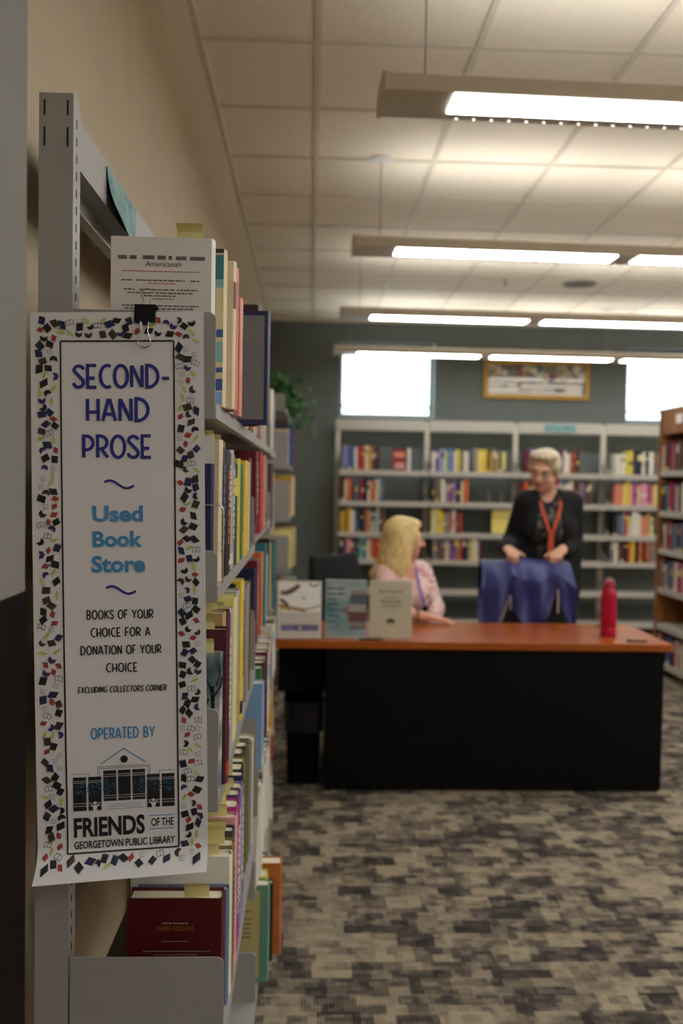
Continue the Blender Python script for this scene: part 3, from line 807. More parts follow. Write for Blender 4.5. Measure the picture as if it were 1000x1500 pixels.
# ------------------------------------------------------------------ hanging store sign
M_paper = mat('sign_paper', '#cdcacb', .5, vary=.012, scale=5)
M_navy = mat('navy_sign_ink', '#252a78', .5); M_blue = mat('blue_sign_ink', '#3d7fae', .5); M_black = mat('black_sign_ink', '#15141a', .5)
M_ired = mat('red_icon_ink', '#94352a', .6); M_ileaf = mat('leaf_green_icon_ink', '#aebb62', .6); M_igrey = mat('grey_icon_ink', '#8b8a8e', .6); M_inavy = mat('dark_navy_icon_ink', '#1a2144', .6); M_ibrown = mat('brown_icon_ink', '#3a2a25', .6); M_iviolet = mat('violet_icon_ink', '#33245a', .6)
SW, SH = .251, .84
TL, TR, BL, BR = (Vector(p) for p in ((-.411, 1.3235, 1.751), (-.160, 1.3235, 1.758), (-.3845, 1.290, .929), (-.1435, 1.326, .932)))
def sg(off):
    def f(u, v):
        """u, v in metres from the top left corner of the sheet."""
        a, b = u / SW, v / SH
        p = TL * (1 - a) * (1 - b) + TR * a * (1 - b) + BL * (1 - a) * b + BR * a * b
        bow = -.006 * math.sin(math.pi * min(1, b)) * (1 - .4 * a)
        d = max(0, v - (.79 + .006 * a))
        curl = -13.0 * d * d
        return (p.x, p.y + bow + curl - off, p.z + 3.2 * d * d * .35)
    return f
t = thing('hanging_sign', 'tall white sign lettered SECOND-HAND PROSE with a border of book icons', 'sign', (0, 0, 0))
s_ = MB(); s_.grid(lambda u, v: sg(0)(u * SW, v * SH), 12, 200, M_paper); s_.grid(lambda u, v: sg(-.0007)(u * SW, v * SH), 12, 200, M_paper)
s_.build('sheet', t, smooth=True)
F = sg(.0008)
FL = lambda u, v: F(u, -v)       # stroke helpers take y upwards
fl = MB()
U0, U1, V0, V1 = .0432, .2072, .0432, .8055
for a, b in (((U0, V0), (U1, V0)), ((U0, V1), (U1, V1))):
    n = 10
    for i in range(n):
        x0, x1 = a[0] + (b[0] - a[0]) * i / n, a[0] + (b[0] - a[0]) * (i + 1) / n
        fl.add([F(x0, a[1] - .0012), F(x1, a[1] - .0012), F(x1, a[1] + .0012), F(x0, a[1] + .0012)], [(0, 1, 2, 3)], M_black)
for x in (U0, U1):
    n = 50
    for i in range(n):
        v0, v1 = V0 + (V1 - V0) * i / n, V0 + (V1 - V0) * (i + 1) / n
        fl.add([F(x - .0012, v0), F(x + .0012, v0), F(x + .0012, v1), F(x - .0012, v1)], [(0, 1, 2, 3)], M_black)
fl.build('frame_line', t)
# border icons
ic = MB(); RI = random.Random(5)
cells = []
tries = 0
while tries < 26000:
    tries += 1
    u, v = RI.uniform(.0115, SW - .0115), RI.uniform(.012, SH - .016)
    if U0 - .0075 < u < U1 + .007 and V0 - .007 < v < V1 + .007:
        continue
    if all((u - a) ** 2 + (v - b) ** 2 > .0104 ** 2 for a, b in cells):
        cells.append((u, v))
def poly(u, v, ang, pts, m, k=1.0):
    c, s__ = math.cos(ang), math.sin(ang)
    ic.add([F(u + k * (c * x - s__ * y), v + k * (s__ * x + c * y)) for x, y in pts], [tuple(range(len(pts)))], m)
def stroke(u, v, ang, pts, w__, m):
    c, s__ = math.cos(ang), math.sin(ang)
    ribbon(ic, [(u + c * x - s__ * y, v + s__ * x + c * y) for x, y in pts], w__, F, m)
for u, v in cells:
    q = RI.random(); a = RI.uniform(0, 6.28); k = RI.uniform(1.1, 1.35)
    if q < .40:      # closed book seen at a slant
        m_ = RI.choice([M_black, M_black, M_inavy, M_ibrown, M_black, M_inavy])
        sk = RI.uniform(-.0018, .0018)
        poly(u, v, a, [(-.0042 + sk, -.0046), (.0036 + sk, -.0046), (.0042 - sk, .0042), (-.0036 - sk, .0042)], m_, k)
        poly(u, v, a, [(-.0036 - sk, .0044), (.0042 - sk, .0044), (.0040 - sk, .0052), (-.0034 - sk, .0052)], M_ileaf if RI.random() < .3 else M_igrey, k)
    elif q < .56:    # open wings of a book
        m_ = RI.choice([M_ibrown, M_iviolet, M_black])
        poly(u, v, a, [(-.0045, -.003), (0, -.0008), (0, .0042), (-.004, .0018)], m_, k)
        poly(u, v, a, [(.0045, -.0026), (0, -.0006), (0, .0042), (.0036, .0022)], m_, k)
        poly(u, v, a, [(-.003, -.0038), (0, -.0016), (.003, -.0034), (.0, -.001)], M_igrey, k)
    elif q < .69:    # red book
        poly(u, v, a, [(-.005, 0), (-.0008, -.0034), (.005, -.0004), (.0012, .0034)], M_ired, k)
        stroke(u, v, a, [(-.0048, .0008), (.001, .0041), (.0049, .0004)], .0006, M_ibrown)
    elif q < .82:    # green leaf-like sprig
        poly(u, v, a, [(-.0058, .0006), (-.002, -.0018), (.003, -.0016), (.006, .0004), (.002, .0016), (-.003, .0018)], M_ileaf, k)
        stroke(u, v, a, [(-.0058, .0006), (.006, .0004)], .0005, M_ibrown)
        poly(u, v, a + .9, [(-.002, .001), (.001, -.001), (.004, .0), (.001, .0016)], M_ileaf, k)
    elif q < .91:    # outlined open book
        a = RI.uniform(-.5, .5)
        stroke(u, v, a, [(-.0052, -.003), (0, -.004), (0, .003), (-.0052, .004), (-.0052, -.003)], .0007, M_black)
        stroke(u, v, a, [(0, -.004), (.0052, -.003), (.0052, .004), (0, .003)], .0007, M_black)
    else:            # page of text
        a = RI.uniform(-.5, .5)
        for y_ in (-.003, 0, .003):
            stroke(u, v, a, [(-.0034, y_), (.0034, y_)], .0009, M_igrey)
        stroke(u, v, a, [(-.0038, -.0042), (-.0038, .0042)], .0007, M_igrey)
ic.build('border_print', t)
lt = MB()
px = lambda x0, x1: (x0, x1)
def head(s__, u0, u1, vb, vt, m, wgt=.12, gap=.09, shear=0.0):
    poster(lt, s__, u0, u1, -vb, -vt, FL, m, wgt, gap, shear)
def body(s__, u0, u1, vb, vt, m, bold=.012, shear=0.0):
    put_text(lt, s__, u0, u1, -vb, -vt, FL, m, bold, shear)
# the long heading lines, measured from the sheet's top left corner
head('SECOND-', .0610, .2015, .1145, .0770, M_navy, .135)
head('HAND', .0795, .1705, .1645, .1265, M_navy, .135)
head('PROSE', .0735, .1735, .2190, .1820, M_navy, .135)
def tilde(uc, vc, m):
    ribbon(lt, [(uc + .0215 * (i / 16 * 2 - 1), -vc + .0058 * math.sin(-math.pi * 2 * (i / 16) * .86 + 2.55) * (1) ) for i in range(17)], .0036, FL, m)
lt.build('heading_lettering', t); lt = MB()
tilde(.1258, .2565, M_navy)
lt.build('flourish', t); lt = MB()
body('Used', .0865, .1600, .3125, .2880, M_blue, .034)
body('Book', .0865, .1590, .3500, .3260, M_blue, .034)
body('Store', .0840, .1625, .3880, .3625, M_blue, .034)
lt.build('subtitle_lettering', t); lt = MB()
tilde(.1268, .4140, M_navy)
lt.build('flourish', t); lt = MB()
head('BOOKS OF YOUR', .0765, .1735, .4575, .4430, M_black, .14, .12)
head('CHOICE FOR A', .0820, .1685, .4840, .4695, M_black, .14, .12)
head('DONATION OF YOUR', .0670, .1845, .5105, .4960, M_black, .14, .12)
head('CHOICE', .1035, .1490, .5370, .5225, M_black, .14, .12)
head('EXCLUDING COLLECTORS CORNER', .0625, .1915, .5670, .5570, M_black, .15, .13, .12)
lt.build('terms_lettering', t); lt = MB()
head('OPERATED BY', .0800, .1730, .6370, .6190, M_blue, .13, .12)
lt.build('operator_lettering', t); lt = MB()
body('FRIENDS', .0525, .1565, .7830, .7530, M_black, .034)
body('OF THE', .1660, .1995, .7725, .7600, M_black, .02)
body('GEORGETOWN PUBLIC LIBRARY', .0525, .2015, .8000, .7885, M_black, .022)
lt.build('library_lettering', t)
M_leafblue = mat('muted_blue_leaf_ink', '#2f5674', .5)
# library building emblem
em = MB()
G = lambda u, v: FL(u, -v)
def bar(u0, u1, v0, v1, m):
    em.add([G(u0, v0), G(u1, v0), G(u1, v1), G(u0, v1)], [(0, 1, 2, 3)], m)
def line(pts, w__, m):
    ribbon(em, [(x, -y) for x, y in pts], w__, FL, m)
F2 = sg(.0011)
def wbar(u0, u1, v0, v1):
    em.add([F2(u0, v0), F2(u1, v0), F2(u1, v1), F2(u0, v1)], [(0, 1, 2, 3)], M_paper)
vt = .6515
line([(.094, vt + .0225), (.1265, vt), (.160, vt + .0225)], .0016, M_blue)
em.add([G(.1275 + .0055 * math.cos(i * .5236), vt + .0165 + .0055 * math.sin(i * .5236)) for i in range(12)], [tuple(range(12))], M_black)
for d in (0, .0025):
    line([(.0885 + d, vt + .041), (.0885 + d, vt + .0265 + d), (.1655 - d, vt + .0265 + d), (.1655 - d, vt + .041)], .0006, M_black)
for a, b in ((.0965, .1155), (.1180, .1365), (.1390, .1580)):
    bar(a, b, vt + .0325, vt + .0785, M_black)
    for vv in (.038, .041, .070, .0735):
        wbar(a, b, vt + vv, vt + vv + .0006)
for s__ in (0, 1):
    mir = (lambda u: .254 - u) if s__ else (lambda u: u)
    for a, b, v0 in ((.0525, .0715, .041), (.0745, .0935, .041)):
        a_, b2 = sorted((mir(a), mir(b)))
        bar(a_, b2, vt + v0, vt + .0915, M_black)
        for vv in (.0465, .049, .080, .084):
            wbar(a_, b2, vt + vv, vt + vv + .0006)
    line([(mir(.0515), vt + .036), (mir(.0755), vt + .036), (mir(.0755), vt + .041)], .0006, M_black)
    rt = random.Random(3)
    for cu, cv in ((.083, .063), (.1045, .0605), (.063, .062)):
        for i in range(34):
            a = rt.uniform(0, 6.28); r_ = .012 * math.sqrt(rt.random()); uu, vv = mir(cu + r_ * math.cos(a) * .9), vt + cv + r_ * math.sin(a) - .004
            dx, dy = math.cos(a) * .0018, math.sin(a) * .0018
            em.add([F2(uu - dx, vv - dy), F2(uu - dy * .5, vv + dx * .5), F2(uu + dx, vv + dy), F2(uu + dy * .5, vv - dx * .5)], [(0, 1, 2, 3)], M_leafblue)
    cu = mir(.084)
    F3 = sg(.0014)
    em.add([F3(cu + .0024 * math.cos(i * .7854), vt + .0805 + .0024 * math.sin(i * .7854)) for i in range(8)], [tuple(range(8))], M_paper)
    em.add([F3(cu + x, vt + y) for x, y in ((-.007, .0805), (-.003, .0865), (-.0025, .0915), (.0025, .0915), (.003, .0865), (.007, .0805), (.001, .0845), (-.001, .0845))], [tuple(range(8))], M_paper)
for i, (a, b) in enumerate(((.106, .149), (.103, .152), (.100, .155))):
    line([(a, vt + .084 + .0034 * i), (b, vt + .084 + .0034 * i)], .0007, M_blue)
line([(.1625, .756), (.2005, .756)], .0011, M_blue)
line([(.1625, .7765), (.2005, .7765)], .0011, M_blue)
em.build('library_emblem', t)

# binder clip holding the sign to the shelf bracket
t = thing('binder_clip', 'black binder clip with wire handles at the top of the hanging sign', 'clip', (-.245, 1.333, 1.757))
M_clip = mat('black_clip_steel', '#121214', .35, .3); M_chrome = mat('clip_wire', '#b9b4aa', .2, .9)
b = MB(); hw = .0155
prof = [(-.0125, -.016), (-.009, .010), (.009, .010), (.0125, -.016), (.0118, -.016), (.0083, .0092), (-.0083, .0092), (-.0118, -.016)]
b.prism([(p[0], p[1]) for p in prof], 'x', -hw, hw, M_clip)
b.tube([(-hw, -.0125, -.016), (hw, -.0125, -.016)], .0012, M_clip, 8); b.tube([(-hw, .0125, -.016), (hw, .0125, -.016)], .0012, M_clip, 8)
b.build('body', t)
h = MB(); h.tube([(-.006, -.0128, -.016), (-.0045, -.0137, -.03), (-.0085, -.0142, -.042)] + [(.0095 * math.cos(a), -.0144, -.047 - .0065 * math.sin(a)) for a in [math.pi - i * math.pi / 8 for i in range(9)]] + [(.0085, -.0142, -.042), (.0045, -.0137, -.03), (.006, -.0128, -.016)], .0009, M_chrome, 8)
note(h.build('handle', t, smooth=True), 'chrome wire handle folded down over the sign')
h = MB(); h.tube([(-.006, .0, .0098), (-.0045, .002, .018), (-.009, .004, .026)] + [(.0098 * math.cos(a), .005, .0285 + .0065 * math.sin(a)) for a in [math.pi - i * math.pi / 8 for i in range(9)]] + [(.009, .004, .026), (.0045, .002, .018), (.006, .0, .0098)], .0011, M_chrome, 8)
note(h.build('handle', t, smooth=True), 'chrome wire handle standing up')

# ------------------------------------------------------------------ desk and what stands on it
M_cherry = wood_material('cherry_wood', '#7f3d0e', '#ac5818', (1.2, 14, 14), .3, .2)
M_blk = mat('black_laminate', '#060607', .55, vary=.05, spec=.12)
DX0, DX1, DY0, DY1, DZ = -.158, 1.783, 4.272, 4.885, .742
t = thing('desk', 'cherry-topped desk with a black front panel and open knee space', 'desk', (0, 0, 0))
b = MB(); b.box(DX0, DX1, DY0, DY1, DZ - .038, DZ, M_cherry); b.build('desktop', t, bevel=.004)
b = MB(); b.box(.095, 1.752, DY0 + .02, DY0 + .042, .012, DZ - .0385, M_blk); b.build('front_panel', t, bevel=.002)
b = MB(); b.box(1.727, 1.752, DY0 + .0425, DY1 - .03, .012, DZ - .0385, M_blk); b.build('side_panel', t, bevel=.002)
b = MB(); b.box(.095, .12, DY0 + .0425, DY1 - .03, .012, DZ - .0385, M_blk); b.build('side_panel', t, bevel=.002)
b = MB(); b.box(DX0 + .01, .09, DY0 + .26, DY1 - .03, .432, DZ - .0385, M_blk); b.build('hanging_drawer', t, bevel=.003)
for x, y in ((.11, DY0 + .05), (1.735, DY0 + .05), (.11, DY1 - .06), (1.735, DY1 - .06)):
    b = MB(); b.lathe([(.001, 0), (.014, 0), (.014, .010), (.008, .0125)], M_blk, (x, y, 0), 14); b.build('glide', t)
b = MB(); b.lathe([(.03, .0), (.034, .0), (.034, .003), (.028, .003)], M_blk, (1.60, 4.79, DZ), 20); b.build('cable_grommet', t)

# sign holders
M_acry = glass_material('clear_acrylic', (.985, .99, .99, 1), mixf=.965)
M_sheet = mat('white_print_paper', '#e6e1d8', .55, vary=.015)
def holder(label, xc, y, w_, h, rot):
    t = thing('sign_holder', label, 'sign', (xc, y, DZ), rot, 'sign holders on the desk')
    lean = .10
    def P(x, z, d):
        return (x, d + z * lean, z)
    a = MB()
    for d in (-.0028, .0016):
        a.add([P(-w_ / 2, .002, d), P(w_ / 2, .002, d), P(w_ / 2, h, d), P(-w_ / 2, h, d), P(-w_ / 2, .002, d + .0012), P(w_ / 2, .002, d + .0012), P(w_ / 2, h, d + .0012), P(-w_ / 2, h, d + .0012)],
              [(0, 1, 2, 3), (7, 6, 5, 4), (0, 4, 5, 1), (1, 5, 6, 2), (2, 6, 7, 3), (3, 7, 4, 0)], M_acry)
    a.box(-w_ / 2, w_ / 2, -.012, .075, 0, .002, M_acry)
    a.build('holder', t)
    s_ = MB()
    s_.add([P(-w_ / 2 + .002, .006, -.0008), P(w_ / 2 - .002, .006, -.0008), P(w_ / 2 - .002, h - .002, -.0008), P(-w_ / 2 + .002, h - .002, -.0008), P(-w_ / 2 + .002, .006, .0008), P(w_ / 2 - .002, .006, .0008), P(w_ / 2 - .002, h - .002, .0008), P(-w_ / 2 + .002, h - .002, .0008)],
           [(0, 1, 2, 3), (7, 6, 5, 4), (0, 4, 5, 1), (1, 5, 6, 2), (2, 6, 7, 3), (3, 7, 4, 0)], M_sheet)
    s_.build('paper', t)
    return t, (lambda u, v: P(u, v, -.0011)), (lambda u, v: P(u, v, -.0013))
M_viol = mat('violet_print', '#5b3f86', .6); M_goldp = mat('gold_swirl_print', '#a9814a', .6); M_brnp = mat('brown_swirl_print', '#5a3d36', .6)
# 1: white flyer with swirls and a violet band
t, f1, f2 = holder('flyer in a clear holder with brown swirls above a violet band, nearest the bookshelves', -.041, 4.305, .216, .282, .04)
p = MB()
def swirl(pts, w0, m, fn):
    n = len(pts)
    ribbon(p, pts, w0, fn, m)
p.add([f1(-.1, .135), f1(.1, .135), f1(.1, .272), f1(-.1, .272)], [(0, 1, 2, 3)], mat('flyer_glare_white', '#f2eee8', .4, vary=.01))  # lamp glare on the upper flyer, painted in as a whiter panel
p.add([f1(-.1, .012), f1(.1, .012), f1(.1, .13), f1(-.1, .13)], [(0, 1, 2, 3)], mat('flyer_glare_free_grey', '#c9c0b6', .5, vary=.01))  # same paper below the painted glare, toned grey
swirl([(-.1 + .2 * i / 20, .158 - .022 * math.sin(math.pi * (i / 20) * .9) + .012 * (i / 20)) for i in range(21)], .006, M_brnp, f2)
swirl([(-.1 + .13 * i / 14, .166 - .016 * (i / 14) ** .6 - .012 * (i / 14)) for i in range(15)], .016, M_goldp, f2)
swirl([(-.096 + .05 * i / 10, .137 + .012 * math.sin(math.pi * i / 10)) for i in range(11)], .012, mat('yellow_swirl_print', '#c8a640', .6), f2)
swirl([(-.092 + .09 * i / 12, .226 + .036 * (i / 12) ** 1.6 - .01 * math.sin(math.pi * i / 12)) for i in range(13)], .022, M_brnp, f2); swirl([(-.096 + .04 * i / 12, .19 - .03 * (i / 12) ** 1.6) for i in range(13)], .016, M_brnp, f2)
swirl([(-.09 + .08 * i / 12, .222 + .04 * (i / 12) ** 1.2) for i in range(13)], .007, M_goldp, f2)
swirl([(.045 + .05 * i / 8, .268 - .012 * math.sin(math.pi * i / 8)) for i in range(9)], .008, M_brnp, f2)
p.add([f2(.02 + .012 * math.cos(i * .7) * (1 if i % 2 else .5), .2 + .009 * math.sin(i * .7) * (1 if i % 2 else .5)) for i in range(9)], [tuple(range(9))], M_goldp)
p.add([f2(-.088, .042), f2(.092, .042), f2(.092, .07), f2(-.088, .07)], [(0, 1, 2, 3)], M_viol)
f3 = lambda u, v: (f2(u, v)[0], f2(u, v)[1] - .0003, f2(u, v)[2])
text_lines(p, [(-.078, -.03, .058, .004), (-.078, -.02, .049, .003), (.03, .08, .054, .004)], f3, M_viol and mat('pale_violet_print', '#b09cc8', .6), R)
p.add([f3(.004 + .01 * math.cos(i * .785), .056 + .01 * math.sin(i * .785)) for i in range(8)], [tuple(range(8))], mat('pale_seal_print', '#b7a98c', .6))
p.build('print', t)
# 2: teal flyer with a stack of books
t, f1, f2 = holder('flyer in a clear holder with a teal photo of stacked books, in the middle', .184, 4.332, .204, .288, -.06)
p = MB()
p.grid(lambda u, v: f1(-.099 + .198 * u, .01 + .272 * v), 6, 10, blotch_material('teal_flyer_print', ['#b7b9b4', '#8fa3a4', '#4f7f86', '#3f6c74'], 4, .45, stretch=(1, 1, 1.6), voronoi=False))
mb_ = [mat('flyer_book_print_a', '#8b7f78', .5), mat('flyer_book_print_b', '#6a3a40', .5), mat('flyer_book_print_c', '#a09890', .5), mat('flyer_book_print_d', '#56586e', .5)]
for i, (v0, v1, x0) in enumerate(((.055, .085, .02), (.09, .125, .012), (.13, .17, .01), (.175, .208, .018), (.213, .235, .025))):
    p.add([f2(x0, v0), f2(.1, v0), f2(.1, v1), f2(x0, v1)], [(0, 1, 2, 3)], mb_[i % 4])
    p.add([f2(x0, v0 - .005), f2(.1, v0 - .005), f2(.1, v0), f2(x0, v0)], [(0, 1, 2, 3)], M_ink)
p.add([f2(.0, .12), f2(.012, .115), f2(.014, .16), f2(.004, .17)], [(0, 1, 2, 3)], mat('flyer_red_print', '#a23a48', .5))
text_lines(p, [(-.092, -.008, .238, .009), (-.092, .0, .212, .009), (-.092, -.05, .188, .008), (-.092, -.036, .162, .009), (-.092, -.004, .136, .008), (-.092, -.03, .105, .009), (-.092, -.05, .078, .009), (-.092, -.02, .055, .003), (-.092, -.01, .04, .003)], f2, mat('dark_flyer_lettering', '#253c42', .5), R)
p.build('print', t)
# 3: cream sheet with an emblem
t, f1, f2 = holder('cream notice in a clear holder with a small black emblem, beside the seated woman', .407, 4.345, .212, .286, .0)
p = MB()
p.add([f1(-.105, .008), f1(.105, .008), f1(.105, .282), f1(-.105, .282)], [(0, 1, 2, 3)], mat('cream_notice_paper', '#c3b69c', .5, vary=.02))
text_lines(p, [(-.06, .06, .226, .008), (-.03, .03, .198, .005), (-.055, .058, .178, .008), (-.04, .045, .164, .005), (-.05, .052, .152, .005), (-.02, .02, .136, .003)], f2, mat('brown_notice_lettering', '#6b5c4c', .6), R)
p.add([f2(x, z) for x, z in ((-.022, .078), (.022, .078), (.022, .092), (.012, .094), (.0, .104), (-.012, .094), (-.022, .092))], [tuple(range(7))], M_ink)
text_lines(p, [(-.02, .02, .07, .003)], f2, M_ink, R)
p.build('print', t)

# red bottle
t = thing('water_bottle', 'translucent red water bottle on the right end of the desk', 'bottle', (1.54, 4.50, DZ))
m_, nt, bs = nodes_of('red_bottle_plastic', .18)
bs.inputs['Base Color'].default_value = lin('#c81f3f'); bs.inputs['Transmission Weight'].default_value = .35; bs.inputs['IOR'].default_value = 1.35
b = MB(); b.lathe([(.001, 0), (.036, 0), (.040, .005), (.040, .04), (.0375, .045), (.040, .05), (.040, .13), (.038, .14), (.040, .15), (.040, .205), (.036, .228), (.027, .245), (.024, .25), (.0, .25)], m_, n=36); b.build('body', t, smooth=True)
b = MB(); b.lathe([(.027, .247), (.0275, .25), (.0275, .278), (.025, .282), (.001, .282)], mat('red_bottle_cap', '#9c1f36', .35), n=32); b.build('cap', t, smooth=True)
b = MB(); b.tube([(.018 * math.cos(a), 0, .280 + .016 * math.sin(a)) for a in [i * math.pi / 8 for i in range(9)]], .0035, mat('bottle_loop', '#b08a90', .4), 8); b.build('carry_loop', t, smooth=True)
# pens
def pen(label, x, y, rot, L_):
    t = thing('pen', label, 'pen', (x, y, DZ + .0046), rot, 'pens on the desk')
    b = MB(); b.tube([(-L_ / 2, 0, 0), (L_ / 2 - .02, 0, 0), (L_ / 2, 0, 0)], [.0045, .0045, .0012], M_blk, 10); b.build('barrel', t)
    b = MB(); b.box(-L_ / 2 + .004, -L_ / 2 + .045, -.001, .001, .0042, .006, M_chrome); b.build('pocket_clip', t)
pen('black pen lying in front of the cream notice', .31, 4.296, .04, .125)
pen('black pen lying to the right of the red bottle', 1.63, 4.33, -.05, .11)

# bin under the desk
t = thing('waste_bin', 'black waste bin with a black liner under the desk end', 'bin', (-.014, 4.50, 0))
b = MB(); n = 4
def rr_(w_, d, z, r=.03):
    pts = []
    for cx, cy, a0 in ((w_ - r, d - r, 0), (-w_ + r, d - r, 90), (-w_ + r, -d + r, 180), (w_ - r, -d + r, 270)):
        pts += [(cx + r * math.cos(math.radians(a0 + 22.5 * i)), cy + r * math.sin(math.radians(a0 + 22.5 * i)), z) for i in range(5)]
    return pts
rings = [rr_(.075, .11, .0), rr_(.092, .135, .40), rr_(.095, .138, .405), rr_(.087, .13, .40), rr_(.07, .105, .01)]
vs = [p for r_ in rings for p in r_]; n = 20
b.add(vs, [(i * n + k, i * n + (k + 1) % n, (i + 1) * n + (k + 1) % n, (i + 1) * n + k) for i in range(4) for k in range(n)] + [tuple(range(n))[::-1], tuple(range(4 * n, 5 * n))], M_blk)
b.build('body', t, smooth=True)
M_liner = mat('black_bin_liner', '#141417', .22, bump=.4, scale=30)
b = MB(); rl = random.Random(9)
rings = [rr_(.0965, .1395, .405), rr_(.099, .142, .42), rr_(.0975, .1405, .40), rr_(.0965, .139, .33), rr_(.0965, .138, .27)]
rings = [[(x + rl.uniform(0, .002) * (1 if x > 0 else -1), y + rl.uniform(0, .003) * (1 if y > 0 else -1), z + rl.uniform(-.012, .012) * (i > 1)) for x, y, z in r_] for i, r_ in enumerate(rings)]
b.add([p for r_ in rings for p in r_], [(i * n + k, i * n + (k + 1) % n, (i + 1) * n + (k + 1) % n, (i + 1) * n + k) for i in range(4) for k in range(n)], M_liner)
b.build('liner', t, smooth=True)

# ------------------------------------------------------------------ chairs
M_fab = mat('black_chair_fabric', '#121216', .85, vary=.15, scale=200)
M_plas = mat('black_chair_plastic', '#0d0d0f', .4)
def rbox(w_, d, h, bev, m):
    b = MB(); b.box(-w_ / 2, w_ / 2, -d / 2, d / 2, -h / 2, h / 2, m); return b
def office_chair(label, loc, rot, seat_z, back_top, back_w, arms=True):
    """Swivel chair whose sitter faces local -y."""
    t = thing('office_chair', label, 'chair', loc, rot, 'black swivel chairs behind the desk')
    b = MB()
    for i in range(5):
        a = i * 1.2566 + .3
        b.tube([(.03 * math.cos(a), .03 * math.sin(a), .11), (.15 * math.cos(a), .15 * math.sin(a), .10), (.27 * math.cos(a), .27 * math.sin(a), .075)], [.024, .02, .015], M_plas, 10)
    b.build('base', t, smooth=True)
    for i in range(5):
        a = i * 1.2566 + .3
        c = MB(); x, y = .27 * math.cos(a), .27 * math.sin(a)
        for s_ in (-.014, .006):
            pts = [(.028 * math.cos(k * .5236), .028 + .028 * math.sin(k * .5236)) for k in range(12)]
            c.prism([(p[0] + x, p[1] + .0005) for p in pts], 'y', y + s_, y + s_ + .010, M_plas)
        c.tube([(x, y, .05), (x, y, .08)], .006, M_plas, 8)
        c.build('caster', t, bevel=.001, seg=1)
    b = MB(); b.tube([(0, 0, .1), (0, 0, .28), (0, 0, .281), (0, 0, seat_z - .05)], [.03, .03, .018, .018], M_plas, 16); b.build('gas_column', t, smooth=True)
    b = MB(); b.box(-.245, .245, -.235, .235, seat_z - .045, seat_z + .03, M_fab); b.build('seat', t, bevel=.028, smooth=True, seg=4)
    b = MB()
    z0, z1 = seat_z + .12, back_top
    def bk(u, v, o):
        x = (u - .5) * back_w * (1 - .12 * (2 * abs(v - .5)) ** 3)
        return (x, .235 + .05 * v + o - .05 * (1 - (2 * u - 1) ** 2) * .5 + .0, z0 + (z1 - z0) * v)
    nu, nv = 12, 12
    g0 = [bk(i / nu, j / nv, 0) for j in range(nv + 1) for i in range(nu + 1)]
    g1 = [bk(i / nu, j / nv, .045) for j in range(nv + 1) for i in range(nu + 1)]
    N_ = len(g0); fs = []
    for j in range(nv):
        for i in range(nu):
            a = j * (nu + 1) + i
            fs += [(a, a + 1, a + nu + 2, a + nu + 1), (N_ + a + nu + 1, N_ + a + nu + 2, N_ + a + 1, N_ + a)]
    rim = [i for i in range(nu + 1)] + [j * (nu + 1) + nu for j in range(1, nv + 1)] + [nv * (nu + 1) + i for i in range(nu - 1, -1, -1)] + [j * (nu + 1) for j in range(nv - 1, 0, -1)]
    fs += [(rim[i], N_ + rim[i], N_ + rim[(i + 1) % len(rim)], rim[(i + 1) % len(rim)]) for i in range(len(rim))]
    b.add(g0 + g1, fs, M_fab); b.build('backrest', t, bevel=.012, smooth=True, seg=3)
    b = MB(); b.tube([(0, .08, seat_z - .05), (0, .27, seat_z - .04), (0, .335, seat_z + .05), (0, .325, seat_z + .3)], [.02, .02, .018, .016], M_plas, 10); b.build('back_support', t, smooth=True)
    if arms:
        for s_ in (-1, 1):
            b = MB(); b.tube([(s_ * .2, .02, seat_z - .03), (s_ * .285, .02, seat_z - .02), (s_ * .29, .02, seat_z + .19)], .014, M_plas, 10); b.build('arm_post', t, smooth=True)
            b = MB(); b.box(s_ * .29 - .035, s_ * .29 + .035, -.12, .13, seat_z + .19, seat_z + .215, M_plas); b.build('armrest', t, bevel=.01, smooth=True)
    return t
office_chair('black office chair that the seated blonde woman sits on', (.41, 5.17, 0), math.radians(58), .41, 1.075, .56, arms=False)
office_chair('black chair under the draped blue jacket, in front of the standing woman', (1.24, 4.775, 0), 0, .50, 1.065, .43, arms=False)

# ------------------------------------------------------------------ back bookcases
UP = [0.278, 1.192, 2.106, 3.020, 3.934]
UY = 9.12
ROWZ = [1.625, 1.315, 1.005, .735, .43, .12]
M_backup = mat('cream_upright', '#b9b1a2', .5)
G_B = 'bays of cream shelving along the back wall'
BN = ['leftmost bay of the back shelving', 'second bay of the back shelving', 'third bay of the back shelving', 'rightmost bay of the back shelving']
for i in range(4):
    x0, x1 = UP[i], UP[i + 1]
    t = thing('library_shelving', f'cream metal shelving along the green wall, {["below the bright left window", "second bay from the left", "behind the standing woman", "at the far right by the wooden bookcase"][i]}', 'shelving', (x0, UY, 0), 0, G_B)
    w_ = x1 - x0
    u = MB(); u.box(-.025, .025, 0, .06, 0, 2.13, M_backup); u.build('upright', t, bevel=.003)
    if i == 3:
        u = MB(); u.box(w_ - .025, w_ + .025, 0, .06, 0, 2.13, M_backup); u.build('upright', t, bevel=.003)
    h = MB(); h.box(-.024 if i == 0 else .026, w_ - .026, -.012, .02, 2.035, 2.145, M_cream); h.build('header_panel', t, bevel=.003)
    for z in ROWZ:
        s_ = MB(); s_.box(.004, w_ - .004, -.24, -.002, z - .006, z, M_cream); s_.box(.004, w_ - .004, -.243, -.238, z - .05, z, M_cream)
        o = s_.build('shelf', t, bevel=.001, seg=1)
        for xx in (.0045, w_ - .0065):
            b = MB(); b.prism([(-.235, z), (-.225, z + .02), (-.12, z + .07), (-.003, z + .11), (-.003, z + .0005), (-.235, z + .0005)][1:], 'x', xx, xx + .002, M_cream); b.build('bracket', o)

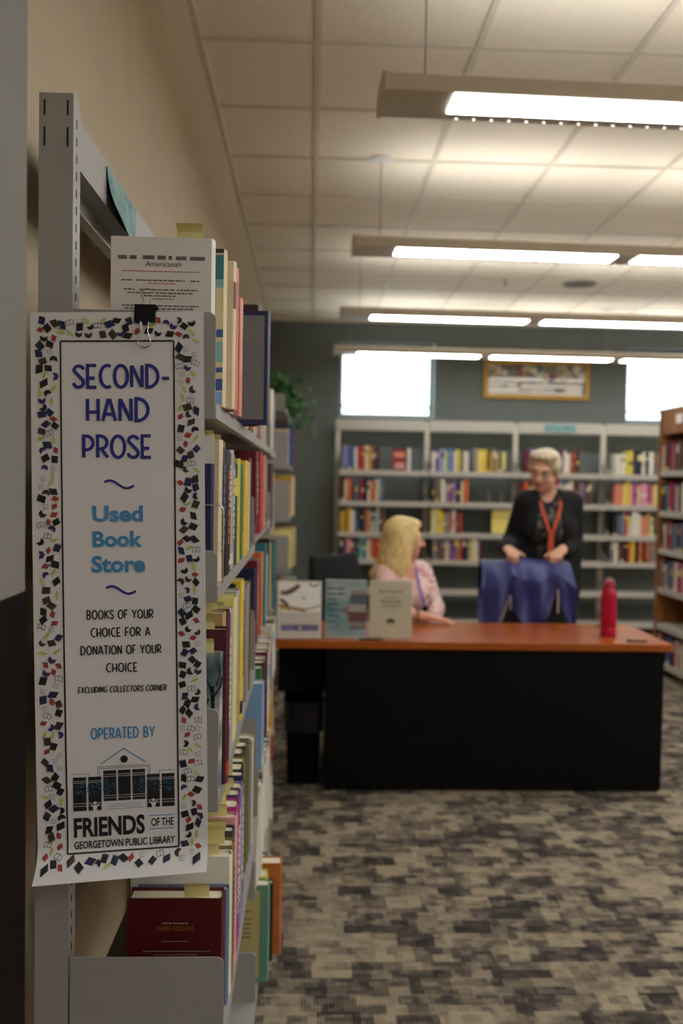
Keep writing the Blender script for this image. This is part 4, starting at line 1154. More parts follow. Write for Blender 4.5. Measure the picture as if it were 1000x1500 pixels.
b = MB(); b.box(-.16, .16, -.004, 0, 0, .082, M_teal)
tag(b.build('subject_card', None, (2.56, UY - .0135, 2.048)), 'small teal card on the header of the back shelving', 'card')

FAR = []
def far_book(label, color, x, y, z, th, h, d, rot, group, band=None, face=False):
    """Small standing book: one mesh with cover, pages and a spine label; its spine faces local -y."""
    m = cover_mat(color)
    b = MB(); q = .002
    b.box(-th / 2, -th / 2 + q, .002, d, 0, h, m); b.box(th / 2 - q, th / 2, .002, d, 0, h, m); b.box(-th / 2, th / 2, 0, .002, 0, h, m)
    b.box(-th / 2 + q, th / 2 - q, .0022, d - .004, .002, h - .004, M_page)
    if band:
        z0, z1 = band[1], band[2]
        b.box(-th / 2 + .002, th / 2 - .002, -.0006, 0, h * z0, h * z1, cover_mat(band[0]))
    return tag(b.build('book', None, (x, y, z), rot), label, 'book', group)

ROWN = ['top', 'second', 'third', 'fourth']
def far_row(bay, row, f0, f1, colors, rr, group='books on the back shelving'):
    """Books spread from fraction f0 to f1 of a bay's width."""
    x0, x1 = UP[bay] + .03, UP[bay + 1] - .03
    a, e = x0 + (x1 - x0) * f0, x0 + (x1 - x0) * f1
    n = len(colors)
    ws = [rr.uniform(.75, 1.3) for _ in colors]; k = (e - a) / sum(ws)
    x = a
    for i, c in enumerate(colors):
        th = ws[i] * k
        if c:
            fo = far_book(None, c, x + th / 2, UY - .235 + rr.uniform(0, .02), ROWZ[row] + .0005, th - .0025, rr.uniform(.19, .245), rr.uniform(.13, .16), 0, group,
                     (rr.choice(['white', 'yellow', 'pale yellow', 'black', 'cream', 'tan']), *rr.choice([(.03, .12), (.6, .85), (.4, .55), (.7, .8)])) if rr.random() < .65 else None)
            FAR.append((bay, row, x, c, fo))
        x += th
rf = random.Random(21)
P_ = lambda s__: [ABB.get(c) for c in s__.split()]
ABB = {'bl': 'blue', 'sb': 'slate blue', 'nv': 'navy', 'wh': 'white', 'rd': 'red', 'dr': 'dark red', 'mr': 'maroon', 'or': 'orange', 'br': 'brown', 'bk': 'black', 'pu': 'purple', 'cr': 'cream', 'tn': 'tan', 'te': 'teal', 'pt': 'pale teal', 'ye': 'yellow',
       'oc': 'ochre', 'gr': 'grey', 'dg': 'dark grey', 'gn': 'green', 'kg': 'dark green', 'ol': 'olive', 'pk': 'pink', 'mg': 'magenta', 'mv': 'mauve', 'sa': 'salmon', 'yg': 'yellow-green', 'py': 'pale yellow', 'lb': 'light blue', 'db': 'dark brown', 'sg': 'silver grey', 'li': 'lilac', '__': None}
far_row(0, 0, .0, .45, P_('sb li bl sb wh rd rd cr oc br bk mr'), rf)
far_row(0, 1, .0, .50, P_('mr cr sa or db sb dg rd dr bk wh or or cr pt sb'), rf)
far_row(0, 2, .0, .52, P_('ye oc rd ye wh sb nv bk br sa tn cr lb cr bk br'), rf)
far_row(0, 3, .0, .80, P_('dg mr pk rd nv te pt te wh or rd or cr dr rd te gr nv wh rd'), rf)
far_row(1, 0, .0, .42, P_('wh pu li pt py bl lb bl wh ye tn gn wh wh'), rf)
far_row(1, 0, .47, .86, P_('gr tn py ye ye br oc ol tn ol py'), rf)
far_row(1, 1, .0, .43, P_('kg mv ol wh sg mg mv li pu bk cr or or'), rf)
far_row(1, 2, .0, .36, P_('py cr ye ye tn gr rd wh br rd'), rf)
far_row(1, 3, .0, .60, P_('dg gr br mv br cr sg pu mg sb or rd bk nv tn py wh wh dr'), rf)
far_row(2, 0, .0, .16, P_('mr dr mg li pk'), rf)
far_row(2, 0, .30, .66, P_('wh dr te br mv wh wh rd br mr'), rf)
far_row(2, 1, .0, .14, P_('rd or dr mr'), rf)
far_row(2, 1, .38, .82, P_('mg rd lb te wh wh cr dr bk mv gr mv nv br'), rf)
far_row(3, 0, .03, .98, P_('wh wh yg ye nv bk wh dg wh br gr sa sg dg sb rd rd or rd rd'), rf)
far_row(3, 1, .03, .92, P_('sa sa py ye pk mg cr pk pk mg sa py cr cr br db bk nv bl mg pk'), rf)
far_row(3, 2, .02, .50, P_('bk sb gr rd cr wh wh cr sa tn py'), rf)
far_row(3, 3, .0, .90, P_('gr wh br mr bk or ye bk or db or sb tn gr cr rd or rd lb te bl sb'), rf)
# labels by colour, order and shelf
_cnt = {}
for bay, row, x, c, o in FAR:
    k = _cnt[(bay, row)] = _cnt.get((bay, row), 0) + 1
    nth = ORD[k - 1] if k <= 20 else 'twenty-first' if k == 21 else 'twenty-second'
    o['label'] = f'{c} book, {nth} from left on {ROWN[row]} shelf, {["leftmost", "second", "third", "rightmost"][bay]} bay of back wall'
# a red book shown face out, and the yellow sheet, bookends
xf = UP[0] + .03 + .84 * .70
b = MB(); b.box(-.073, .073, 0, .03, 0, .225, cover_mat('dark red')); b.box(-.071, .074, .002, .0285, .003, .222, M_page)
b.box(-.066, .066, -.0006, 0, .015, .10, cover_mat('red')); b.box(-.05, .05, -.0012, -.0006, .03, .045, W_); b.box(-.058, .058, -.0006, 0, .13, .19, cover_mat('salmon')); b.box(-.04, .045, -.0012, -.0006, .062, .075, W_)
tag(b.build('book', None, (xf, UY - .17, ROWZ[0] + .0005)), 'red book shown face out on the top shelf of the back wall', 'book', 'books on the back shelving')
far_book('white book beside the red face-out one on the top shelf', 'white', xf + .092, UY - .2, ROWZ[0] + .0005, .03, .225, .14, 0, 'books on the back shelving')
b = MB(); b.box(-.1, .1, 0, .002, 0, .245, mat('yellow_notice_paper', '#d9c76c', .7)); b.box(-.1, .1, 0, .06, 0, .0015, M_acry)
o = b.build('notice_sheet', None, (UP[1] + .03 + .86 * .83, UY - .215, ROWZ[2] + .006)); o.rotation_euler.x = -.08
tag(o, 'plain yellow sheet standing on the third shelf left of the standing woman', 'sheet')
for j, f in enumerate((.69, .83)):
    x = UP[1] + .03 + .86 * f
    t = thing('bookend', ['thin white bookend on the second back shelf, farther from the standing woman', 'thin white bookend on the second back shelf, nearer the standing woman'][j], 'bookend', (x, UY - .2, ROWZ[1] + .0005), 0, 'bare bookends on the back shelving')
    b = MB(); b.prism([(-.0, .002), (.12, .002), (.1, .09), (.06, .13), (.02, .09)], 'x', 0, .0018, M_cream); b.build('plate', t)
    b = MB(); b.box(0, .08, 0, .12, 0, .0018, M_cream); b.build('foot', t)

# ------------------------------------------------------------------ wooden bookcase at the right
M_oak = wood_material('oak_panel', '#7a4a25', '#9c6635', (6, 6, .8), .45, .15)
RX, RY0, RY1 = 2.80, 5.4, 7.10
t = thing('wooden_bookcase', 'wooden bookcase cut off by the picture edge, its books facing the desk', 'bookcase', (RX, RY0, 0))
L_ = RY1 - RY0
for yy in (0, L_ - .03):
    b = MB(); b.box(0, .30, yy, yy + .03, 0, 2.13, M_oak); b.build('end_panel', t, bevel=.003)
b = MB(); b.box(.27, .29, .0305, L_ - .0305, 0.05, 2.0, M_oak); b.build('back_panel', t)
b = MB(); b.box(.012, .30, .0305, L_ - .0305, 1.925, 2.13, M_oak); b.build('header_panel', t, bevel=.003)
RZ = [1.637, 1.317, 1.016, .703, .415, .12]
for z in RZ:
    b = MB(); b.box(.012, .268, .0305, L_ - .0305, z - .012, z, M_cream); b.box(.008, .012, .0305, L_ - .0305, z - .045, z, M_cream); b.build('shelf', t, bevel=.001, seg=1)
b = MB(); b.box(.0105, .0118, L_ - .42, L_ - .3, 2.0, 2.07, M_sheet); note(b.build('header_label', t), 'small white label')
rr = random.Random(77)
pal = ['black', 'white', 'sg', 'red', 'navy', 'dark grey', 'pink', 'teal', 'mauve', 'dark green', 'grey', 'cream', 'maroon', 'brown', 'slate blue', 'blue', 'dark red']
for r_, z in enumerate(RZ):
    y = RY1 - .034
    i = 0
    end = 6.62 if r_ not in (4,) else 9
    while y > end:
        th = rr.uniform(.022, .045); c = rr.choice([p for p in pal if p != 'sg'])
        far_book(f'{c} book, {ORD[min(i, 19)]} from the far end of the wooden bookcase\'s {["top", "second", "third", "fourth", "", "bottom"][r_]} shelf', c, RX + .018 + rr.uniform(0, .012), y - th / 2, z + .0005, th - .002, rr.uniform(.19, .235 if r_ < 4 else .22), .16, -math.pi / 2, 'books in the wooden bookcase',
                 (rr.choice(['white', 'yellow', 'cream']), *rr.choice([(.03, .12), (.6, .85)])) if rr.random() < .6 else None)
        y -= th; i += 1

# framed picture on the back wall
t = thing('framed_picture', 'gold-framed collage print hanging high on the green back wall', 'picture', (2.345, FAR_Y - .002, 2.40))
M_gf = mat('gold_frame', '#a9812f', .4, .35, vary=.12)
pw, ph, fw_ = .556, .40, .042
b = MB()
b.box(-pw, pw, -.03, 0, 0, fw_, M_gf); b.box(-pw, pw, -.03, 0, ph - fw_, ph, M_gf); b.box(-pw, -pw + fw_, -.03, 0, fw_, ph - fw_, M_gf); b.box(pw - fw_, pw, -.03, 0, fw_, ph - fw_, M_gf)
b.build('frame', t, bevel=.006)
b = MB(); b.box(-pw + fw_, pw - fw_, -.012, -.008, fw_, ph - fw_, blotch_material('collage_print', ['#8b7a58', '#6f6b5e', '#a59a7c', '#7a4a48', '#56606c', '#b1a58c', '#4d4744', '#c3bba6', '#8a8578'], 16, .5, stretch=(1, 1, .8))); b.build('print', t)
b = MB()
for x0, x1, z0_, z1_ in ((-.48, .06, .195, .225), (.2, .49, .19, .22), (-.5, -.2, .14, .17), (-.16, .49, .12, .155), (-.5, -.18, .075, .12), (-.5, .49, .05, .07), (-.14, .2, .085, .105), (.3, .49, .08, .11)):
    b.box(x0, x1, -.0135, -.0122, z0_, z1_, M_sheet)
note(b.build('caption_strips', t), 'white strips across the lower half')
b = MB(); b.box(-pw + fw_, pw - fw_, -.0165, -.0145, fw_, ph - fw_, glass_material('picture_glass', mixf=.985)); b.build('glass', t)

# ------------------------------------------------------------------ people
def V(*p): return np.array(p, float)

class SDF:
    """Smooth union of rounded limbs and ellipsoids, turned into one closed mesh."""
    def __init__(s, lo, hi, res):
        s.lo = np.array(lo, float); s.res = res
        s.n = np.ceil((np.array(hi) - s.lo) / res).astype(int) + 1
        s.D = np.full(s.n, 0.5, np.float32)
    def _sub(s, lo, hi, pad):
        a = np.maximum(0, np.floor((np.array(lo) - pad - s.lo) / s.res).astype(int))
        b = np.minimum(s.n, np.ceil((np.array(hi) + pad - s.lo) / s.res).astype(int) + 1)
        if np.any(b <= a):
            return None
        sl = tuple(slice(i, j) for i, j in zip(a, b))
        g = [s.lo[i] + s.res * np.arange(a[i], b[i], dtype=np.float32) for i in range(3)]
        return sl, np.stack(np.meshgrid(*g, indexing='ij'), -1).astype(np.float32)
    def _put(s, sl, d, k, op):
        E = s.D[sl]
        if op == '+':
            h = np.maximum(k - np.abs(E - d), 0) / k if k > 0 else 0
            s.D[sl] = np.minimum(E, d) - h * h * k * .25
        else:
            d = -d
            h = np.maximum(k - np.abs(E - d), 0) / k if k > 0 else 0
            s.D[sl] = np.maximum(E, d) + h * h * k * .25
    def cap(s, a, b, ra, rb=None, k=.02, op='+'):
        rb = ra if rb is None else rb
        a, b = np.asarray(a, float), np.asarray(b, float)
        q = s._sub(np.minimum(a, b) - max(ra, rb), np.maximum(a, b) + max(ra, rb), k + s.res * 3)
        if q is None: return
        sl, P = q
        ab = b - a
        t = np.clip(((P - a) @ ab) / max(1e-9, ab @ ab), 0, 1)
        d = np.linalg.norm(P - a - t[..., None] * ab, axis=-1) - (ra + (rb - ra) * t)
        s._put(sl, d, k, op)
    def ell(s, c, r, k=.02, rot=None, op='+'):
        c, r = np.asarray(c, float), np.asarray(r, float)
        q = s._sub(c - r.max(), c + r.max(), k + s.res * 3)
        if q is None: return
        sl, P = q
        L = P - c
        if rot is not None:
            L = L @ rot          # columns of rot are the local axes
        k0 = np.linalg.norm(L / r, axis=-1); k1 = np.linalg.norm(L / (r * r), axis=-1)
        d = k0 * (k0 - 1) / np.maximum(k1, 1e-6)
        s._put(sl, d, k, op)
    def half(s, p, nrm, k=.004):
        """Cut away what lies on the side nrm points to."""
        n = np.asarray(nrm, float); n = n / np.linalg.norm(n)
        sl, P = s._sub(s.lo, s.lo + s.res * s.n, 0)
        s._put(sl, -((P - np.asarray(p, float)) @ n), k, '-') if False else None
        E = s.D[sl]; s.D[sl] = np.maximum(E, (P - np.asarray(p, float)) @ n)
    def mesh(s, name, mats, parent, origin, pick=None, smooth_iter=1):
        D = s.D; n = D.shape
        c = [D[i:n[0] - 1 + i, j:n[1] - 1 + j, k:n[2] - 1 + k] for i in (0, 1) for j in (0, 1) for k in (0, 1)]
        ins = sum((x < 0).astype(np.int8) for x in c)
        act = np.argwhere((ins > 0) & (ins < 8))
        idx = -np.ones(ins.shape, np.int64); idx[tuple(act.T)] = np.arange(len(act))
        vals = np.stack([x[tuple(act.T)] for x in c], 1)
        off = np.array([(i, j, k) for i in (0, 1) for j in (0, 1) for k in (0, 1)], float)
        acc = np.zeros((len(act), 3)); cnt = np.zeros(len(act))
        for a in range(8):
            for b in range(a + 1, 8):
                if np.abs(off[a] - off[b]).sum() != 1: continue
                da, db = vals[:, a], vals[:, b]
                m = (da < 0) != (db < 0)
                t = np.where(m, da / np.where(m, da - db, 1), 0)
                acc += m[:, None] * (off[a] + t[:, None] * (off[b] - off[a])); cnt += m
        P = s.lo + s.res * (act + acc / cnt[:, None])
        faces = []
        for ax in range(3):
            o1, o2 = [(1, 2), (2, 0), (0, 1)][ax]
            A = np.take(D, range(0, n[ax] - 1), ax); B = np.take(D, range(1, n[ax]), ax)
            e = np.argwhere((A < 0) != (B < 0))
            ok = np.ones(len(e), bool)
            for o in (o1, o2): ok &= (e[:, o] > 0) & (e[:, o] < n[o] - 1)
            e = e[ok]
            neg = A[tuple(e.T)] < 0
            def at(d1, d2):
                q = e.copy(); q[:, o1] -= d1; q[:, o2] -= d2
                return idx[tuple(q.T)]
            q = np.stack([at(1, 1), at(0, 1), at(0, 0), at(1, 0)], 1)
            q[~neg] = q[~neg][:, ::-1]
            faces.append(q)
        Fq = np.concatenate(faces); Fq = Fq[(Fq >= 0).all(1)]
        me = bpy.data.meshes.new(name)
        me.vertices.add(len(P)); me.vertices.foreach_set('co', (P - np.asarray(origin)).astype(np.float32).ravel())
        me.loops.add(Fq.size); me.loops.foreach_set('vertex_index', Fq.astype(np.int32).ravel())
        me.polygons.add(len(Fq)); me.polygons.foreach_set('loop_start', np.arange(0, Fq.size, 4, dtype=np.int32))
        for m in mats: me.materials.append(m)
        if pick is not None:
            me.polygons.foreach_set('material_index', pick(P[Fq].mean(1)).astype(np.int32))
        me.polygons.foreach_set('use_smooth', np.ones(len(Fq), bool))
        me.update(calc_edges=True); me.validate()
        o = bpy.data.objects.new(name, me); COL.objects.link(o); o.parent = parent
        return o

def nrm(v): v = np.asarray(v, float); return v / np.linalg.norm(v)

def frame(face, up=(0, 0, 1)):
    """Head axes as columns: x (its left), y (back of the head), z (up); face is where it looks."""
    y = -nrm(face); x = nrm(np.cross(y, up)); z = np.cross(x, y)
    return np.stack([x, y, z], 1)

def head(S_, c, A, k=1.0):
    """Head about 22 cm tall at centre c with axes A, looking along -A[:,1]."""
    L = lambda *p: c + A @ (np.array(p) * k)
    e = lambda p, r, kk=.012, op='+': S_.ell(L(*p), np.array(r) * k, kk, A, op)
    e((0, .014, .028), (.075, .094, .086)); e((0, -.022, -.03), (.060, .068, .078), .03)
    e((0, -.058, -.088), (.028, .026, .020), .025); e((.038, -.03, -.058), (.022, .04, .03), .03); e((-.038, -.03, -.058), (.022, .04, .03), .03)
    e((.036, -.062, -.028), (.024, .020, .022), .02); e((-.036, -.062, -.028), (.024, .020, .022), .02)
    e((0, -.074, .030), (.052, .016, .012), .018)
    for s_ in (1, -1):
        e((s_ * .031, -.092, .010), (.017, .016, .010), .010, '-')
        e((s_ * .031, -.0755, .009), (.0125, .0115, .0105), .003)
    S_.cap(L(0, -.082, .018), L(0, -.108, -.024), .0085 * k, .0125 * k, .012)
    for s_ in (1, -1): e((s_ * .010, -.096, -.029), (.009, .010, .007), .008)
    e((0, -.0855, -.056), (.025, .010, .0055), .006); e((0, -.084, -.066), (.021, .010, .0055), .006)
    e((0, -.0985, -.061), (.022, .008, .0016), .003, '-')
    for s_ in (1, -1):
        e((s_ * .077, .012, -.008), (.009, .019, .031), .010); e((s_ * .085, .008, -.006), (.006, .010, .018), .004, '-')

def face_pick(c, A, k=1.0):
    def f(P):
        L = ((P - c) @ A) / k
        m = np.zeros(len(P), int)
        eye = np.zeros(len(P), bool)
        for s_ in (1, -1):
            d = np.sqrt(((L[:, 0] - s_ * .031) / .0125) ** 2 + ((L[:, 2] - .009) / .0062) ** 2)
            ok = (L[:, 1] < -.070) & (d < 1)
            m[ok] = 1
            d2 = np.hypot(L[:, 0] - s_ * .031, L[:, 2] - .009)
            m[ok & (d2 < .0055)] = 2
            br = (np.abs(L[:, 2] - (.031 - 8 * (np.abs(L[:, 0]) - .03) ** 2)) < .004) & (np.abs(np.abs(L[:, 0]) - .031) < .019) & (L[:, 1] < -.06)
            m[br] = 4
        lip = (L[:, 1] < -.074) & (np.abs(L[:, 2] + .061) < .0105 * np.sqrt(np.maximum(0, 1 - (L[:, 0] / .026) ** 2)))
        m[lip] = 3
        return m
    return f

def hand(S_, wrist, d, n, sd, curl, spread=.0, k=1.0, thumb=(.55, .75, -.25)):
    """Palm, four unequal fingers and a thumb.  d: along the hand, n: out of its back, sd: towards the thumb."""
    d, n, sd = nrm(d), nrm(n), nrm(sd)
    kn = []
    for o in (.027, .009, -.010, -.027):
        q = wrist + k * (d * (.083 - abs(o - .009) * .22) + sd * o)
        S_.cap(wrist + k * (d * .012 + sd * o * .55), q, .0135 * k, .0105 * k, .012); kn.append(q)
    S_.cap(wrist - d * .02 * k, wrist + d * .02 * k, .021 * k, .022 * k, .02)
    for i, (q, ls) in enumerate(zip(kn, ((.040, .024, .019), (.044, .028, .020), (.041, .026, .020), (.032, .020, .018)))):
        a = 0; fd = nrm(d + sd * spread * (1.5 - i)); p = q
        for j, l in enumerate(ls):
            a += curl[j]
            e = p + k * l * (fd * math.cos(a) - n * math.sin(a))
            S_.cap(p, e, (.0092 - .0008 * j) * k, (.0086 - .0008 * j) * k, .003); p = e
    b = wrist + k * (d * .022 + sd * .024 - n * .004)
    t1 = nrm(d * thumb[0] + sd * thumb[1] + n * thumb[2])
    S_.cap(wrist + k * (d * .012 + sd * .012), b + t1 * .022 * k, .0145 * k, .0125 * k, .012)
    e = b + t1 * .05 * k; S_.cap(b + t1 * .018 * k, e, .0118 * k, .0098 * k, .006)
    t2 = nrm(t1 + d * .45 - n * .25); S_.cap(e, e + t2 * .026 * k, .0098 * k, .0082 * k, .004)

M_skin = mat('skin', '#cd9c80', .55, vary=.05, scale=25, spec=.3)
M_skin2 = mat('rosy_skin', '#cc9379', .55, vary=.06, scale=25, spec=.3)
M_eye = mat('eye_white', '#cfc8bf', .3); M_iris = mat('dark_iris', '#2a211c', .2); M_lip = mat('lips', '#a8605a', .5); M_brow = mat('eyebrow', '#7d6a55', .8)
def hair_mat(name, c0, c1, c2):
    m, nt, b = nodes_of(name, .5)
    N, L = nt.nodes.new, nt.links.new
    tc = N('ShaderNodeTexCoord'); mp = N('ShaderNodeMapping'); mp.inputs['Scale'].default_value = (38, 38, 5); L(tc.outputs['Object'], mp.inputs['Vector'])
    nz = N('ShaderNodeTexNoise'); nz.inputs['Scale'].default_value = 2.2; nz.inputs['Detail'].default_value = 6; nz.inputs['Distortion'].default_value = .4; L(mp.outputs['Vector'], nz.inputs['Vector'])
    rp = N('ShaderNodeValToRGB'); L(nz.outputs['Fac'], rp.inputs['Fac']); e = rp.color_ramp.elements
    e[0].position = .3; e[0].color = lin(c0); e[1].position = .7; e[1].color = lin(c2); x = e.new(.5); x.color = lin(c1)
    L(rp.outputs['Color'], b.inputs['Base Color'])
    bp = N('ShaderNodeBump'); bp.inputs['Strength'].default_value = .5; bp.inputs['Distance'].default_value = .006; L(nz.outputs['Fac'], bp.inputs['Height']); L(bp.outputs['Normal'], b.inputs['Normal'])
    return m
M_grey_hair = hair_mat('grey_blonde_hair', '#8f7f66', '#bdac8e', '#d8cbb2')
M_blond = hair_mat('blonde_hair', '#a98a52', '#d3b878', '#e8d6a2')
M_blackknit = mat('black_knit', '#0d0d10', .9, vary=.2, scale=150, bump=.2)
M_top = blotch_material('dark_patterned_top', ['#1d1b1c', '#3a3836', '#1b1a1c', '#57534c', '#232124'], 38, .8)
M_trous = mat('dark_trousers', '#15151a', .85)
M_shoe = mat('black_shoe', '#0f0e0e', .4)
M_lany = mat('orange_lanyard', '#b04520', .6)
M_floral = blotch_material('pink_floral_cloth', ['#d8b4ac', '#dcbfb6', '#c98a92', '#d9bdb4', '#dcc3b8', '#a9808a', '#dab9b0', '#b98f8a'], 42, .8)
M_pinkplain = mat('pale_pink_cloth', '#d3ada3', .85, vary=.06, scale=30)
M_purl = mat('violet_lanyard', '#6b5aa8', .6)

# ---------------- standing woman
o_ = V(1.40, 5.30, 0)
HC, HA = V(1.372, 5.185, 1.590), frame((-.52, -.80, -.30), (.10, -.05, 1))
shR, shL = V(1.272, 5.235, 1.405), V(1.572, 5.285, 1.405)      # the woman's right and left shoulders
elR, elL = V(1.228, 5.355, 1.170), V(1.608, 5.375, 1.160)
wrR, wrL = V(1.150, 5.125, 1.135), V(1.465, 5.115, 1.130)
hip = V(1.43, 5.36, .93)
person = thing('person', 'standing woman with short grey hair and glasses, hands on the draped chair back', 'person', tuple(o_))
def torso(S_, g):
    """Standing trunk with cloth allowance g."""
    R2 = lambda a: np.array([[math.cos(a), -math.sin(a), 0], [math.sin(a), math.cos(a), 0], [0, 0, 1]])
    A = R2(.16)
    S_.ell(V(1.42, 5.28, 1.285), V(.165 + g, .108 + g, .16 + g), .06, A)
    S_.ell(V(1.425, 5.31, 1.10), V(.148 + g, .105 + g, .16 + g), .06, A)
    S_.ell(V(1.43, 5.35, .93), V(.168 + g, .118 + g, .14 + g), .06, A)
    S_.cap(shR + V(.04, .01, -.005), shL + V(-.04, -.01, -.005), .062 + g, .062 + g, .05)
    S_.ell(V(1.355, 5.195, 1.265), V(.07 + g, .05 + g, .065 + g), .05); S_.ell(V(1.465, 5.205, 1.265), V(.07 + g, .05 + g, .065 + g), .05)
def arms(S_, g, cut=1.0):
    for sh, el, wr in ((shR, elR, wrR), (shL, elL, wrL)):
        S_.cap(sh, el, .047 + g, .038 + g, .03); S_.cap(el, el + (wr - el) * cut, .038 + g, (.026 if cut == 1 else .028) + g, .015)
B = SDF((.95, 4.9, -.01), (1.9, 5.75, 1.76), .0055)
torso(B, 0); arms(B, 0)
B.cap(V(1.418, 5.27, 1.40), HC + HA @ V(0, .022, -.055), .056, .052, .03)
head(B, HC, HA)
for s_, x in ((-1, 1.345), (1, 1.505)):
    kn = V(x, 5.34 if s_ > 0 else 5.32, .50); an = V(x, 5.38, .085)
    B.cap(V(x, 5.35, .90), kn, .082, .056, .04); B.cap(kn, kn * .6 + an * .4 + V(0, .015, 0), .054, .054, .03); B.cap(kn * .6 + an * .4 + V(0, .015, 0), an, .054, .036, .03)
    B.cap(V(x, 5.40, .04), V(x + s_ * .01, 5.22, .030), .036, .028, .02)
hand(B, wrR, (.10, -.85, -.10), (.05, -.12, 1), (1, .1, .0), (.55, .95, .7))
hand(B, wrL, (-.50, -.78, -.10), (.0, -.12, 1), (-1, .35, .0), (.55, .95, .7))
B.mesh('body', [M_skin, M_eye, M_iris, M_lip, M_brow], person, o_, face_pick(HC, HA))
Hs = SDF(HC - .17, HC + .17, .004)
e = lambda p, r, kk=.02, op='+': Hs.ell(HC + HA @ V(*p), V(*r), kk, HA, op)
e((0, .022, .042), (.088, .102, .090)); e((0, .06, -.02), (.076, .062, .07), .03)
e((.02, -.030, .102), (.060, .050, .028), .03); e((-.035, -.022, .096), (.05, .05, .028), .03); e((.074, .0, .03), (.02, .045, .045), .02); e((-.074, .0, .03), (.02, .045, .045), .02)
e((0, -.085, -.015), (.074, .070, .088), .012, '-'); e((-.006, -.100, .048), (.060, .062, .046), .012, '-')
for s_ in (1, -1): e((s_ * .085, .012, -.02), (.02, .026, .036), .01, '-')
note(Hs.mesh('hair', [M_grey_hair], person, o_), 'short grey-blonde hair')
C1 = SDF((1.0, 4.95, .70), (1.85, 5.7, 1.52), .006)
torso(C1, .010); C1.cap(V(1.41, 5.26, 1.42), V(1.40, 5.25, 1.455), .062, .058, .02)
C1.ell(V(1.395, 5.165, 1.49), V(.058, .07, .085), .01, op='-'); C1.half((0, 0, .80), (0, 0, -1)); C1.half((0, 0, 1.475), (.1, -.3, 1))
note(C1.mesh('patterned_top', [M_top], person, o_), 'dark patterned top')
C2 = SDF((.95, 4.9, .66), (1.9, 5.75, 1.52), .006)
torso(C2, .022); arms(C2, .016, .93); C2.ell(V(1.43, 5.37, .86), V(.19, .14, .2), .05)
C2.ell(V(1.405, 5.08, 1.34), V(.075, .16, .19), .02, op='-'); C2.ell(V(1.40, 5.06, 1.05), V(.108, .21, .36), .02, op='-'); C2.ell(V(1.265, 5.33, 1.02), V(.075, .10, .26), .05); C2.ell(V(1.585, 5.36, 1.00), V(.07, .10, .28), .05)
C2.cap(V(1.405, 5.20, 1.44), V(1.40, 5.18, 1.60), .066, .09, .01, op='-'); C2.half((0, 0, .72), (0, 0, -1))
for wr, el in ((wrR, elR), (wrL, elL)):
    pass
note(C2.mesh('cardigan', [M_blackknit], person, o_), 'open black cardigan with long sleeves')
C3 = SDF((1.15, 5.05, .05), (1.7, 5.65, 1.0), .008)
C3.ell(V(1.43, 5.35, .90), V(.176, .126, .12), .04)
for s_, x in ((-1, 1.345), (1, 1.505)):
    kn = V(x, 5.34 if s_ > 0 else 5.32, .50); C3.cap(V(x, 5.35, .90), kn, .09, .07, .03); C3.cap(kn, V(x, 5.385, .075), .07, .062, .03)
C3.half((0, 0, .095), (0, 0, -1))
C3.mesh('trousers', [M_trous], person, o_)
for s_, x in ((-1, 1.345), (1, 1.505)):
    C4 = SDF((x - .08, 5.1, -.01), (x + .08, 5.5, .15), .005)
    C4.cap(V(x, 5.405, .048), V(x + s_ * .01, 5.215, .036), .044, .036, .02); C4.half((0, 0, .002), (0, 0, -1)); C4.half((0, 0, .085), (0, 0, 1))
    C4.mesh('shoe', [M_shoe], person, o_)
b = MB()
def strap(pts, w_, m, bm_):
    pts = [Vector(p) for p in pts]
    L_, R2 = [], []
    for i, p in enumerate(pts):
        d = (pts[min(i + 1, len(pts) - 1)] - pts[max(0, i - 1)]).normalized()
        sdv = d.cross(Vector((0.1, -1, .15))).normalized() * w_ / 2
        L_.append(p - sdv); R2.append(p + sdv)
    n = len(pts); th = Vector((0, -.0015, 0))
    bm_.add(L_ + R2 + [p + th for p in L_] + [p + th for p in R2], [(i, i + 1, n + i + 1, n + i) for i in range(n - 1)] + [(2 * n + i, 3 * n + i, 3 * n + i + 1, 2 * n + i + 1) for i in range(n - 1)], m)
rel = lambda p: Vector(p) - Vector(o_)
strap([rel(p) for p in ((1.345, 5.235, 1.468), (1.343, 5.185, 1.43), (1.352, 5.150, 1.38), (1.366, 5.128, 1.32), (1.385, 5.118, 1.26), (1.402, 5.122, 1.215))], .018, M_lany, b)
strap([rel(p) for p in ((1.478, 5.245, 1.468), (1.476, 5.19, 1.43), (1.462, 5.155, 1.38), (1.442, 5.132, 1.32), (1.42, 5.120, 1.26), (1.402, 5.120, 1.215))], .018, M_lany, b)
b.box(1.386 - o_[0], 1.418 - o_[0], 5.116 - o_[1], 5.120 - o_[1], 1.10, 1.215, M_lany)
b.box(1.372 - o_[0], 1.430 - o_[0], 5.125 - o_[1], 5.128 - o_[1], 1.02, 1.098, M_lany)
note(b.build('lanyard', person), 'orange lanyard with hanging tag')
b = MB(); G2 = lambda *p: Vector(HC + HA @ V(*p)) - Vector(o_)
for s_ in (1, -1):
    b.tube([G2(s_ * .032 + .0215 * math.cos(a), -.098 + .004 * abs(math.cos(a)), .007 + .0165 * math.sin(a)) for a in [i * math.pi / 8 for i in range(17)]], .0017, M_blk, 6)
    b.tube([G2(s_ * .0535, -.094, .012), G2(s_ * .079, -.05, .012), G2(s_ * .083, .02, .012)], .0015, M_blk, 6)
b.tube([G2(-.011, -.1, .011), G2(0, -.104, .014), G2(.011, -.1, .011)], .0015, M_blk, 6)
note(b.build('glasses', person), 'dark-rimmed glasses')

